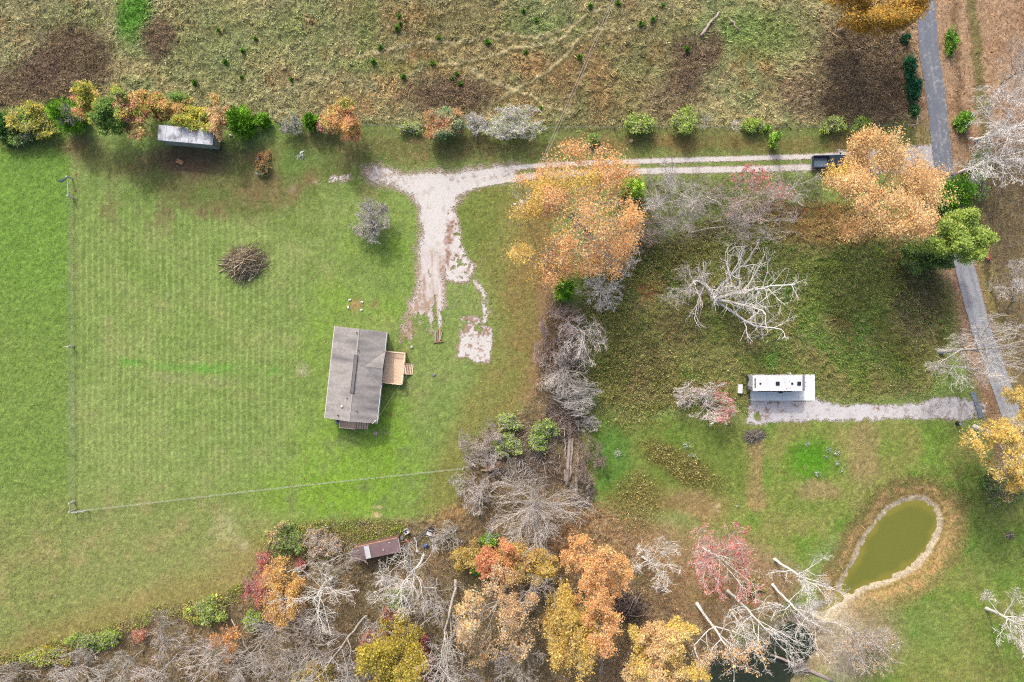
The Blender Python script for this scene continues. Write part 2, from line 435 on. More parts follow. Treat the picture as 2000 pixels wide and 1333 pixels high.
    c = c * (1 - wd)[..., None] + q * wd[..., None]
    lw = F.poly([(1150, 990), (1330, 1030), (1480, 1060), (1570, 1120), (1530, 1200), (1440, 1240), (1400, 1400), (1120, 1400), (1120, 1080)], 30)
    q = A(166, 144, 108) * (1 + .22 * hi)[..., None]
    q = mixc(q, sst(-mid, .1, .5), A(146, 140, 88), .6)
    c = c * (1 - lw)[..., None] + q * lw[..., None]
    # the road verges deep in leaves
    vg = F.poly([(1765, -300), (2300, -300), (2300, 960), (1960, 960), (1930, 850), (1880, 700), (1850, 560), (1800, 470), (1790, 330), (1775, 200)], 16)
    q = np.broadcast_to(A(182, 152, 122), sh).copy()
    q = mixc(q, sst(mid, 0, .5), A(164, 130, 102), .7)
    q = mixc(q, F.line([(1893, -50), (1905, 80), (1912, 200), (1930, 330)], 11, 7), A(108, 112, 62), .8)
    q = mixc(q, F.line([(1862, -50), (1868, 130), (1880, 260)], 6, 5), A(110, 92, 66), .6)
    q = mixc(q, F.poly([(1880, 330), (2300, 230), (2300, 960), (2010, 960), (1960, 760), (1920, 560)], 18), A(140, 130, 90), .85)
    q = mixc(q, F.line([(1900, 400), (1925, 520), (1945, 610), (1980, 700)], 10, 6), A(152, 146, 84), .7)
    q = mixc(q, F.line([(1908, 430), (1930, 540), (1958, 620)], 4, 3), A(92, 80, 62), .7)
    q = mixc(q, F.ell(1800, 280, 30, 40), A(124, 130, 70), .6)
    q = q * (1 + .25 * hi + .12 * ht)[..., None]
    c = c * (1 - vg)[..., None] + q * vg[..., None]
    # bare patches in the grass
    for (ax, ay, r, cc, k) in ((693, 597, 13, (182, 148, 104), .9), (735, 600, 12, (150, 122, 84), .5), (598, 725, 14, (190, 180, 150), .7), (572, 366, 8, (180, 165, 130), .7), (740, 987, 5, (206, 182, 140), .9), (737, 1005, 5.5, (206, 182, 140), .9), (440, 1025, 26, (190, 188, 140), .55), (475, 1060, 16, (194, 186, 146), .55), (760, 815, 7, (140, 110, 80), .8), (720, 375, 18, (140, 112, 84), .5), (780, 655, 9, (150, 120, 88), .7), (1575, 916, 3, (190, 160, 120), .8), (1400, 990, 7, (226, 206, 160), .8), (800, 640, 14, (170, 140, 112), .7), (790, 685, 12, (168, 150, 104), .5)):
        c = mixc(c, F.ell(ax, ay, r, r * .9, soft=.6) * (.45 + .55 * sst(hi + .6 * ht, -.3, .3)), A(*cc), k)
    # pond banks
    z, d1, d2, d3 = height(F, None)
    ring = 13 * fbm(x, y, .25, 3, 13) + 5 * hi + 3 * ht
    c = mixc(c, 1 - sst(d1 + ring, 44, 62), A(150, 136, 86), .8)
    c = mixc(c, (1 - sst(d1 + ring, 30, 42)), A(196, 164, 112), .9)
    c = mixc(c, sst(d1 + ring, 10, 15) * (1 - sst(d1 + ring, 18, 23)), A(150, 136, 80), .75)
    c = mixc(c, sst(d1, 14, 30) * (1 - sst(d1 + ring, 40, 66)) * sst(hi + .7 * mid, 0, .5), A(138, 140, 84), .75)
    c = mixc(c, 1 - sst(d1 + ring * .35, 8, 14), A(206, 192, 164), .95)
    sand = np.maximum(F.poly([(1652, 1146), (1690, 1152), (1665, 1182), (1625, 1212), (1600, 1240), (1560, 1236), (1490, 1262), (1440, 1278), (1480, 1240), (1540, 1206), (1585, 1180), (1620, 1168)], 9), .75 * F.ell(1640, 1262, 46, 66, -20, .5))
    c = mixc(c, F.ell(1665, 1250, 90, 80, soft=.5), A(166, 150, 116), .8)
    c = mixc(c, sand, A(210, 196, 170), .9)
    c = mixc(c, (1 - sst(d2 + ring, 12, 40)), A(180, 158, 128), .7)
    c = mixc(c, 1 - sst(d1, -7, 1), A(156, 142, 44), 1)
    c = mixc(c, 1 - sst(d2, -7, 2), A(72, 74, 44), 1)
    c = mixc(c, 1 - sst(d3, -4, 2), A(150, 138, 56), 1)
    # far country beyond the picture
    far = sst(np.maximum(np.abs(x) - 90, np.abs(y) - 64), 0, 60)
    c = mixc(c, far, A(128, 124, 78), .8)
    # fine leaf and blade speckle
    r = np.random.default_rng(3).random(x.shape)
    lf = np.clip(.6 * vg + .5 * lw + .4 * wd + .25 * F.poly([(700, 262), (1800, 262), (1800, 300), (1050, 330), (700, 318)], 20) + .25 * F.poly([(890, 360), (1090, 360), (1090, 800), (900, 980), (830, 1010), (960, 700)], 20), 0, 1)
    g2 = fbm(x, y, 2.2, 2, 14)
    sp = .5 + .5 * np.clip(1 - nf, 0, 1)
    c = c * np.exp(sp * (.24 * g2 + .52 * (r - .5) + .12 * ht))[..., None]
    c = c * (1 + .05 * (np.random.default_rng(4).random(x.shape + (3,)) - .5))
    # roughness of the sward, used by the displaced surface
    rough = np.clip(.30 * nf + .26 * me + .2 * wd + .05 + .05 * west + .03 * se, 0, .4)
    rough = rough * sst(d1, 0, 25)
    z = z + .13 * (hi + .8 * mid) * (1 - sst(np.abs(d1), 10, 26)) + .1 * hi * (1 - sst(np.abs(d2), 10, 26))
    z = z + rough * (np.clip(.5 * tn + .7 * hi + .35 * ht, -1, 1))
    return F, c.astype(np.float32), z.astype(np.float32), dict(nf=nf, me=me, se=se, wd=wd, vg=vg, lw=lw, lf=lf, west=west, d1=d1, d2=d2, d3=d3, sand=sand, south=south, mid=mid, hi=hi)

F, GC, GZ, MK = build_fields(X, Y)

# gravel and road as sheets of their own that follow the ground
UP = [(1640, 303), (1590, 306), (1450, 310), (1300, 314), (1150, 319), (1050, 324), (980, 331), (900, 344)]
LO = [(1640, 327), (1590, 327), (1450, 331), (1300, 334), (1150, 338), (1050, 343), (980, 353), (930, 362), (880, 378)]
JUNC = [(706, 330), (740, 322), (790, 337), (830, 334), (900, 333), (960, 326), (1010, 320), (1010, 352), (950, 360), (915, 376), (893, 397), (882, 425), (880, 470), (876, 520), (816, 520), (822, 450), (818, 410), (800, 382), (770, 368), (720, 356)]
SOUTH = [(818, 480), (880, 470), (872, 540), (868, 640), (862, 652), (842, 650), (835, 640), (815, 660), (790, 668), (783, 648), (795, 610), (812, 560)]
WHITE = [(878, 400), (892, 420), (900, 470), (918, 505), (932, 522), (918, 552), (890, 555), (872, 545), (868, 500), (868, 440)]
PARK = [(902, 616), (930, 622), (957, 640), (962, 668), (958, 704), (947, 710), (892, 697), (896, 652)]
LINK = [(930, 552), (944, 575), (948, 610), (946, 640)]
APRON = [(1640, 292), (1760, 290), (1835, 280), (1850, 345), (1760, 338), (1640, 336)]
RVD = [(1462, 792), (1470, 782), (1592, 783), (1640, 790), (1760, 792), (1800, 786), (1850, 776), (1905, 782), (1925, 790), (1925, 808), (1880, 822), (1820, 816), (1700, 820), (1590, 823), (1480, 829), (1460, 826)]

def patch(name, mask_fn, mat, lift, bounds, col_fn, thr=.5, step=.12, dith=.9):
    x0, x1, y0, y1 = bounds
    (ax, ay, _), (bx, by, _) = W(x0, y1), W(x1, y0)
    xs = np.arange(ax, bx, step); ys = np.arange(ay, by, step)
    x, y = np.meshgrid(xs, ys); x = x.astype(np.float32); y = y.astype(np.float32)
    f = Field(x, y, 3.0)
    m = mask_fn(f)
    mq = (m[:-1, :-1] + m[1:, :-1] + m[:-1, 1:] + m[1:, 1:]) / 4
    q = mq + (np.random.default_rng(17).random(mq.shape) - .5) * dith > thr
    idx = np.arange(x.size).reshape(x.shape)
    quads = np.stack([idx[:-1, :-1][q], idx[:-1, 1:][q], idx[1:, 1:][q], idx[1:, :-1][q]], 1)
    used, inv = np.unique(quads, return_inverse=True)
    col = col_fn(f, m).reshape(-1, 3)[used]
    v = np.stack([x.ravel()[used], y.ravel()[used], np.full(len(used), lift, np.float32)], 1)
    me = np_mesh(name, v, quads=inv.reshape(-1, 4), mats=[mat], col=col)
    o = link(name, me); o["kind"] = "structure"
    return f, m

def flat_under(mask_fn):
    """settle the rough ground under a laid surface"""
    global GZ
    m = mask_fn(Field(X, Y, 3.0))
    GZ = GZ * (1 - sst(m, .02, .3)) + np.where(m > .02, -0.02, 0).astype(np.float32) * sst(m, .02, .3)

def drive_mask(f):
    n = .5 * fbm(f.x, f.y, 1.2, 4, 2) + .35 * fbm(f.x, f.y, 3.5, 2, 5)
    n2 = fbm(f.x, f.y, .7, 3, 9)
    tr = np.maximum(1 - sst(f.dline(UP, False) + 1.5 * n, 3, 7.5), 1 - sst(f.dline(LO, False) + 1.5 * n, 4, 9))
    a = 1 - sst(f.sdf(JUNC) + 10 * n, -13, 13)
    a = np.maximum(a, 1 - sst(f.sdf(APRON) + 6 * n, -5, 5))
    s = (1 - sst(f.sdf(SOUTH) + 12 * n, -13, 13)) * sst(.95 - .85 * sst(f.py, 500, 675) + 1.1 * fbm(f.x, f.y * .25, 1.5, 4, 12) + .5 * n, 0, .35)
    w = (1 - sst(f.sdf(WHITE) + 8 * n, -6, 6)) * sst(.58 + 1.0 * fbm(f.x, f.y, 1.5, 3, 9) + .5 * n, 0, .25)
    p = (1 - sst(f.sdf(PARK) + 2.5 * n, -3, 3)) * sst(.3 + 1.1 * fbm(f.x, f.y, 1.4, 3, 3) + .8 * n + .9 * sst(f.py, 635, 680), 0, .3)
    l = (1 - sst(f.dline(LINK) + 8 * n, 2, 10)) * sst(.35 + 1.5 * n, 0, .3)
    t = f.ell(660, 352, 42, 7, -8, .5) * sst(.05 + 1.7 * n, 0, .5)
    return np.maximum.reduce([tr, a, s, w, p, l, t])

def drive_col(f, m):
    n = fbm(f.x, f.y, 1.3, 4, 3); h = fbm(f.x, f.y, 4.0, 2, 8)
    c = np.broadcast_to(A(228, 224, 219), f.x.shape + (3,)).copy()
    c = mixc(c, sst(n + .5 * h, .1, .7), A(208, 196, 184), .8)
    c = mixc(c, (1 - sst(m, .5, 1.0)), A(176, 154, 132), .8)
    s = f.poly(SOUTH, 10) * sst(f.py, 470, 520) * (1 - f.poly(WHITE, 5))
    sk = fbm(f.x, f.y * .22, 1.6, 4, 12)
    c = mixc(c, s, A(212, 198, 188), .7)
    c = mixc(c, s * sst(sk + .5 * h + .5 * sst(f.py, 560, 660), -.05, .45), A(178, 148, 124), .8)
    c = mixc(c, s * sst(-sk + .3 * h, .1, .4), A(230, 224, 220), .7)
    c = mixc(c, f.line([(905, 420), (882, 440), (872, 510), (868, 560)], 7, 6) * sst(n + h * .5, -.3, .3), A(164, 120, 104), .75)
    c = mixc(c, f.poly(WHITE + [], 6) * sst(h + n, .35, .7), A(168, 124, 104), .7)
    c = mixc(c, f.poly(PARK, 6) * sst(n + .8 * h + .5 * (1 - sst(f.py, 640, 670)), .15, .6), A(160, 122, 100), .8)
    c = mixc(c, f.line([(1120, 330), (980, 342), (880, 352)], 5, 4) * sst(n + h, -.2, .4), A(176, 148, 130), .6)
    c = mixc(c, f.ell(735, 345, 60, 20) * sst(n + h, -.4, .3), A(178, 158, 140), .75)
    c = mixc(c, sst(f.px, 1640, 1680) * (1 - sst(f.px, 1850, 1870)), A(190, 186, 188), .7)
    r = np.random.default_rng(5).random(f.x.shape)
    return c * (.9 + .2 * r)[..., None]

def rv_mask(f):
    n = .5 * fbm(f.x, f.y, 1.2, 4, 4) + .4 * fbm(f.x, f.y, 3.5, 2, 6)
    m = 1 - sst(f.sdf(RVD) + 7 * n, -5, 5)
    return m * sst(.95 - 1.2 * f.ell(1478, 812, 10, 10, soft=.6) - .55 * sst(f.px, 1830, 1900) + 1.1 * n, 0, .3)

def rv_col(f, m):
    n = fbm(f.x, f.y, 1.3, 4, 7); h = fbm(f.x, f.y, 4.0, 2, 10)
    c = np.broadcast_to(A(224, 221, 220), f.x.shape + (3,)).copy()
    c = mixc(c, sst(n, .1, .7), A(206, 198, 198), .8)
    c = mixc(c, sst(f.px, 1700, 1760) * sst(n + h * .6, -.1, .5), A(186, 174, 166), .7)
    for e in ((1487, 790, 12, 5), (1510, 788, 18, 4), (1478, 803, 14, 6), (1500, 800, 5, 7), (1530, 806, 6, 4), (1486, 815, 16, 8), (1560, 792, 16, 3), (1712, 798, 6, 5)):
        c = mixc(c, f.ell(*e, soft=.6) * sst(h + n * .6, -.2, .35), A(150, 112, 90), .85)
    c = mixc(c, sst(h + .5 * n, .55, .8), A(150, 122, 104), .6)
    c = mixc(c, 1 - sst(m, .5, .9), A(186, 168, 156), .6)
    r = np.random.default_rng(6).random(f.x.shape)
    return c * (.9 + .2 * r)[..., None]

def road_mask(f):
    n = .5 * fbm(f.x, f.y, .8, 3, 4) + .4 * fbm(f.x, f.y, 3.0, 2, 6)
    return 1 - sst(f.dline(ROAD, False) + 2.2 * n, 16.5, 21.5)

def road_col(f, m):
    n = fbm(f.x, f.y, .5, 4, 7); h = fbm(f.x, f.y, 3.2, 3, 10)
    d = f.dline(ROAD, False)
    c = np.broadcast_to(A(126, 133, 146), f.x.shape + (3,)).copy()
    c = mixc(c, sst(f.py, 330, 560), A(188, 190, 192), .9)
    c = mixc(c, 1 - sst(np.abs(d - 9 + 2 * n), 1, 5), A(140, 144, 152), .45)
    c = mixc(c, (1 - sst(d, 0, 4)) * sst(n, -.3, .3), A(182, 182, 184), .5)
    c = mixc(c, sst(h + .4 * n, .15, .6), A(198, 198, 196), .5)
    c = mixc(c, sst(-h, .2, .6), A(132, 134, 138), .5)
    c = mixc(c, f.ell(1957, 760, 10, 9, soft=.5), A(140, 138, 142), .6)
    c = mixc(c, 1 - sst(m, .5, .85), A(164, 148, 132), .6)
    r = np.random.default_rng(8).random(f.x.shape)
    return c * (.92 + .16 * r)[..., None]

for fn in (drive_mask, rv_mask, road_mask): flat_under(fn)
_f = Field(X, Y, 3.0)
for fn, cc in ((drive_mask, (196, 178, 156)), (rv_mask, (196, 184, 168))):      # stones and dust trodden into the turf beside the gravel
    _m = fn(_f); _k = sst(_m + .25 * fbm(X, Y, 2.5, 2, 5), .08, .6) * (.35 + .65 * (np.random.default_rng(21).random(X.shape) > .45))
    GC = mixc(GC, _k, A(*cc), .8).astype(np.float32)
flat_under(lambda f: f.poly([(1464, 730), (1593, 730), (1593, 786), (1464, 786)], 3, False))
patch("gravel_driveway", drive_mask, M_gravel, .035, (600, 1870, 270, 730), drive_col)
patch("gravel_path", rv_mask, M_gravel, .031, (1440, 1945, 765, 845), rv_col)
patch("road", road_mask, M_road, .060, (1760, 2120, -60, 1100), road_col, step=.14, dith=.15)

ny, nx = X.shape
idx = np.arange(nx * ny).reshape(ny, nx)
quads = np.stack([idx[:-1, :-1], idx[:-1, 1:], idx[1:, 1:], idx[1:, :-1]], -1).reshape(-1, 4)
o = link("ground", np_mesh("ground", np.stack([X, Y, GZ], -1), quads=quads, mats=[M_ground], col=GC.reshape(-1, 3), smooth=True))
o["kind"] = "structure"

def gi(x, y):
    ix = np.clip(np.round((x + 86) / GS).astype(int) + NE, 0, nx - 1); iy = np.clip(np.round((y + 60) / GS).astype(int) + NE, 0, ny - 1)
    return iy, ix
def gz(x, y):
    iy, ix = gi(np.asarray(x), np.asarray(y)); return GZ[iy, ix]
def gz0(x, y):
    """ground height averaged over a small patch, for standing things on"""
    iy, ix = gi(np.asarray(x), np.asarray(y)); iy = int(iy); ix = int(ix)
    return float(GZ[max(iy - 2, 0):iy + 3, max(ix - 2, 0):ix + 3].mean())

# water, shallow and paler along its edge
def water(name, poly, z, deep, shal, rough, wob):
    m = attr_mat(name + "_surface", rough=rough, spec=.4, scale=2.0, var=.03, bump=.10, bdist=.03)
    c = np.array(poly, float); lo_ = c.min(0) - 16; hi_ = c.max(0) + 16
    (ax, ay, _), (bx, by, _) = W(lo_[0], hi_[1]), W(hi_[0], lo_[1])
    x, y = np.meshgrid(np.arange(ax, bx, .2), np.arange(ay, by, .2)); x = x.astype(np.float32); y = y.astype(np.float32)
    f = Field(x, y, 3.0); d = f.sdf(poly, False)
    k = d < 12; q = k[:-1, :-1] & k[1:, :-1] & k[:-1, 1:] & k[1:, 1:]; idx = np.arange(x.size).reshape(x.shape)
    quads = np.stack([idx[:-1, :-1][q], idx[:-1, 1:][q], idx[1:, 1:][q], idx[1:, :-1][q]], 1); used, inv = np.unique(quads, return_inverse=True)
    n = fbm(x, y, .6, 4, 3); n2 = fbm(x, y, .12, 3, 5)
    col = np.broadcast_to(deep, x.shape + (3,)).copy() * (1 + .07 * n2)[..., None]
    col = mixc(col, sst(d + wob * n, -14, 1), shal, .75)
    v = np.stack([x.ravel()[used], y.ravel()[used], np.full(len(used), z)], 1)
    o = link(name, np_mesh(name, v, quads=inv.reshape(-1, 4), mats=[m], col=col.reshape(-1, 3)[used])); o["kind"] = "structure"
water("pond_water", POND, -1.12, A(126, 130, 52), A(158, 148, 62), .18, 9)
water("dark_pond_water", POND2, -1.16, A(58, 66, 44), A(84, 84, 54), .12, 9)
water("pond_inlet_water", POND3, -.65, A(150, 142, 66), A(176, 164, 100), .25, 4)
# ------------------------------------------------------------------ trees
RG = np.random.default_rng

def unit(v): return v / (np.linalg.norm(v, axis=-1, keepdims=True) + 1e-9)

def perp(t, az):
    ref = np.where(np.abs(t[..., 2:3]) < .9, np.array([0, 0, 1.0]), np.array([1.0, 0, 0]))
    u = unit(np.cross(t, ref)); v = np.cross(t, u)
    return u * np.cos(az)[..., None] + v * np.sin(az)[..., None]

def grow(r, P, R, L, nper, t0, t1, ang, asd, ratio, npts, wander, trop, rr=.6, rmin=.012, taper=.25, shorten=.5):
    """children along parent branches: P (B,n,3) points, R (B,n) radii, L (B) lengths"""
    B, n, _ = P.shape
    par = np.repeat(np.arange(B), nper); M = len(par)
    k = np.tile((np.arange(nper) + .5) / nper, B)
    t = t0 + (t1 - t0) * np.clip(k + r.uniform(-.5, .5, M) / nper, 0, 1)
    s = t * (n - 1); i = np.minimum(s.astype(int), n - 2); f = (s - i)[:, None]
    p = P[par, i] * (1 - f) + P[par, i + 1] * f
    pr = R[par, i] * (1 - f[:, 0]) + R[par, i + 1] * f[:, 0]
    tan = unit(P[par, i + 1] - P[par, i])
    az = np.tile(np.arange(nper) * 2.4, B) + r.uniform(0, 6.28, B)[par] + r.normal(0, .5, M)
    a = np.abs(r.normal(ang, asd, M))
    d = unit(tan * np.cos(a)[:, None] + perp(tan, az) * np.sin(a)[:, None])
    ln = L[par] * ratio * (1 - shorten * (t - t0) / max(t1 - t0, .01)) * r.uniform(.65, 1.25, M)
    pts = np.empty((M, npts, 3)); pts[:, 0] = p
    step = (ln / (npts - 1))[:, None]
    for j in range(1, npts):
        d = unit(d + r.normal(0, wander, (M, 3)) + np.array([0, 0, trop]))
        p = p + d * step; pts[:, j] = p
    r0 = np.maximum(pr * rr, rmin)
    rad = r0[:, None] * np.linspace(1, taper, npts)[None]
    return pts, np.maximum(rad, rmin * .5), ln

def tubes(P, R, k):
    B, n, _ = P.shape
    T = np.empty_like(P); T[:, 1:-1] = P[:, 2:] - P[:, :-2]; T[:, 0] = P[:, 1] - P[:, 0]; T[:, -1] = P[:, -1] - P[:, -2]
    T = unit(T)
    t0 = T[:, :1]
    ref = np.where(np.abs(t0[..., 2:3]) < .7, np.array([0, 0, 1.0]), np.array([1.0, 0, 0]))
    u = unit(np.cross(T, np.broadcast_to(ref, T.shape))); v = np.cross(T, u)
    a = np.arange(k) * 2 * np.pi / k
    V = P[:, :, None] + R[:, :, None, None] * (u[:, :, None] * np.cos(a)[:, None] + v[:, :, None] * np.sin(a)[:, None])
    base = (np.arange(B) * n * k)[:, None, None] + (np.arange(n - 1) * k)[None, :, None]
    j = np.arange(k)[None, None]; j1 = (j + 1) % k
    Q = np.stack([base + j, base + j1, base + k + j1, base + k + j], -1).reshape(-1, 4)
    return V.reshape(-1, 3), Q

class Geo:
    """gathers tubes and leaves of one part"""
    def __init__(s): s.v = []; s.q = []; s.t = []; s.c = []; s.qm = []; s.tm = []; s.n = 0
    def tubes(s, P, R, k, col, mat=0):
        V, Q = tubes(P, R, k); s.v.append(V); s.q.append(Q + s.n); s.qm.append(np.full(len(Q), mat, np.int32))
        c = np.broadcast_to(np.asarray(col, float).reshape(-1, 3) if np.ndim(col) == 1 else np.repeat(col, P.shape[1] * k, 0), (len(V), 3)); s.c.append(c); s.n += len(V)
    def tris(s, V, col, mat=0):
        """V (M,3,3), col (M,3)"""
        M = len(V); s.v.append(V.reshape(-1, 3)); s.t.append(np.arange(M * 3).reshape(M, 3) + s.n); s.tm.append(np.full(M, mat, np.int32))
        s.c.append(np.repeat(col, 3, 0)); s.n += M * 3
    def quads(s, V, col, mat=0):
        M = len(V); s.v.append(V.reshape(-1, 3)); s.q.append(np.arange(M * 4).reshape(M, 4) + s.n); s.qm.append(np.full(M, mat, np.int32))
        s.c.append(np.repeat(col, 4, 0)); s.n += M * 4
    def mesh(s, name, mats, xf=None, smooth=False):
        v = np.concatenate(s.v)
        if xf is not None: v = xf(v)
        return np_mesh(name, v, tris=np.concatenate(s.t) if s.t else None, quads=np.concatenate(s.q) if s.q else None, mats=mats,
                       col=np.concatenate(s.c), tri_mat=np.concatenate(s.tm) if s.t else None, quad_mat=np.concatenate(s.qm) if s.q else None, smooth=smooth)

def leaf_quads(r, p, size, flat=.5, ssd=.3):
    """small folded-flat leaves at points p, turned every way but with a bias to lie level"""
    M = len(p)
    nrm = unit(r.normal(0, 1, (M, 3)) * (1 - flat) + np.array([0, 0, 1.0]) * flat * 1.6)
    u = perp(nrm, r.uniform(0, 6.28, M)); w = np.cross(nrm, u)
    a = (size * np.exp(r.normal(0, ssd, M)))[:, None]; b = a * r.uniform(.5, .8, (M, 1))
    return np.stack([p - u * a * .5, p + w * b * .5, p + u * a * .5, p - w * b * .5], 1)

def pal(r, cols, n, p=None, var=.16):
    C = np.array([A(*c) for c in cols]); i = r.choice(len(C), n, p=p)
    return C[i] * np.exp(r.normal(0, var, (n, 1)))

BARKS = dict(pale=(192, 186, 178), grey=(168, 160, 152), brown=(150, 136, 124), white=(214, 210, 204), pink=(186, 164, 156), dark=(120, 108, 98))
ORANGE = [(230, 168, 100), (236, 180, 112), (226, 158, 98), (240, 192, 130), (216, 154, 86)]
PEACH = [(234, 186, 120), (242, 200, 144), (228, 176, 110), (238, 184, 118), (222, 172, 112)]
GOLD = [(220, 182, 76), (230, 196, 98), (204, 164, 66), (212, 176, 86), (186, 162, 72)]
YELLOW = [(238, 202, 104), (234, 190, 84), (244, 212, 128), (222, 180, 84), (208, 180, 92)]
OLIVE = [(186, 166, 56), (160, 146, 46), (206, 186, 70), (140, 134, 48), (198, 170, 60)]
TAN = [(218, 178, 124), (204, 160, 106), (226, 190, 142), (190, 146, 96)]
RED = [(210, 112, 102), (224, 138, 126), (196, 98, 92), (218, 128, 112), (230, 158, 142)]
CRIMSON = [(178, 96, 94), (194, 116, 110), (162, 86, 86), (190, 122, 104)]
GREEN = [(108, 142, 56), (130, 162, 70), (90, 124, 48), (148, 174, 86)]
CEDAR = [(84, 126, 30), (66, 104, 24), (106, 146, 42), (50, 84, 22), (122, 158, 52)]
LIME = [(146, 172, 62), (166, 188, 82), (122, 152, 50), (178, 194, 96)]
DARKG = [(58, 96, 40), (44, 80, 34), (74, 112, 48), (36, 66, 34)]
MIX_YG = [(206, 186, 62), (156, 170, 58), (190, 178, 70), (128, 150, 56), (222, 190, 84)]
MIX_ORG = [(212, 164, 92), (156, 164, 70), (218, 150, 108), (184, 170, 80), (224, 176, 100)]
MIX_SAL = [(224, 150, 116), (208, 170, 96), (166, 164, 82), (228, 166, 134), (204, 138, 100)]
BLUEG = [(128, 158, 104), (108, 142, 92), (150, 172, 120), (176, 160, 110)]

H_ = HC
def skeleton(r, kind, detail=1.0):
    """branch levels of one tree in unit space (height about 1, spread free)"""
    d = detail; i = lambda k: max(2, int(round(k * d)))
    if kind == 'tall':                       # forest tree: clean stem, limbs in the upper half
        z = np.linspace(0, 1, 12); w = np.cumsum(r.normal(0, .004, (12, 2)), 0)
        P0 = np.concatenate([w, z[:, None]], 1)[None]; R0 = np.interp(z, [0, .05, .5, 1], [.017, .0125, .009, .002])[None]; L0 = np.array([1.0])
        a = grow(r, P0, R0, L0, i(13), .34, .97, .75, .2, .42, 8, .11, .11, .5, .0012, .3, .45)
        b = grow(r, *a, i(9), .18, 1.0, .62, .22, .48, 6, .13, .12, .6, .0009, .35, .5)
        c = grow(r, *b, i(7), .12, 1.0, .58, .25, .5, 4, .15, .12, .65, .0007, .4, .4)
        e = grow(r, *c, i(3), .15, 1.0, .5, .25, .6, 3, .15, .1, .7, .0005, .4, .3)
    elif kind == 'spread':                   # open-grown: short stem, wide forked limbs
        z = np.linspace(0, .55, 9); w = np.cumsum(r.normal(0, .006, (9, 2)), 0)
        P0 = np.concatenate([w, z[:, None]], 1)[None]; R0 = np.interp(z, [0, .04, .3, .55], [.028, .02, .015, .006])[None]; L0 = np.array([.7])
        a = grow(r, P0, R0, L0, i(15), .40, 1.0, .98, .3, .78, 9, .12, .07, .44, .002, .25, .3)
        b = grow(r, *a, i(8), .22, 1.0, .7, .25, .46, 7, .16, .05, .62, .001, .3, .45)
        c = grow(r, *b, i(8), .12, 1.0, .75, .3, .44, 4, .2, .03, .62, .0007, .4, .4)
        e = grow(r, *c, i(4), .15, 1.0, .75, .3, .5, 3, .22, .02, .7, .0005, .4, .3)
    elif kind == 'bush':                     # many stems from the ground
        B = i(9); az = r.uniform(0, 6.28, B); tilt = np.abs(r.normal(.45, .28, B)); n = 8
        d_ = np.stack([np.cos(az) * np.sin(tilt), np.sin(az) * np.sin(tilt), np.cos(tilt)], 1)
        p = np.concatenate([r.normal(0, .02, (B, 2)), np.zeros((B, 1))], 1); P0 = np.empty((B, n, 3)); P0[:, 0] = p
        for j in range(1, n):
            d_ = unit(d_ + r.normal(0, .1, (B, 3)) + np.array([0, 0, .05])); p = p + d_ * .13; P0[:, j] = p
        R0 = np.broadcast_to(np.linspace(.013, .004, n), (B, n)).copy(); L0 = np.full(B, .9)
        a = grow(r, P0, R0, L0, i(9), .2, 1.0, .65, .25, .42, 6, .14, .05, .6, .0018, .3, .4)
        b = grow(r, *a, i(8), .12, 1.0, .7, .3, .46, 4, .2, .03, .65, .0012, .4, .4)
        c = grow(r, *b, i(6), .12, 1.0, .7, .3, .5, 3, .2, .02, .7, .0009, .4, .3)
        e = None
    elif kind == 'round':                    # dense round crown of fine rays on a short stem
        z = np.linspace(0, .35, 6); P0 = np.concatenate([np.cumsum(r.normal(0, .01, (6, 2)), 0), z[:, None]], 1)[None]
        R0 = np.linspace(.022, .012, 6)[None]; L0 = np.array([.6])
        a = grow(r, P0, R0, L0, i(20), .35, 1.0, .85, .38, .95, 8, .08, .06, .5, .0025, .3, .15)
        b = grow(r, *a, i(9), .2, 1.0, .55, .2, .45, 5, .12, .05, .62, .0014, .35, .45)
        c = grow(r, *b, i(7), .15, 1.0, .6, .25, .5, 3, .15, .03, .68, .0009, .4, .4)
        e = None
    return [(P0, R0, L0), a, b, c, e]

def place(cx, cy, h, base=None, f=.6):
    """where a tree stands (world x, y) and how far its crown leans, from the crown's centre in the photograph"""
    zc = f * h
    X_, Y_, _ = W(cx, cy, zc)
    if base is None: return X_, Y_, 0.0, 0.0
    bx, by, _ = W(*base)
    return bx, by, X_ - bx, Y_ - by

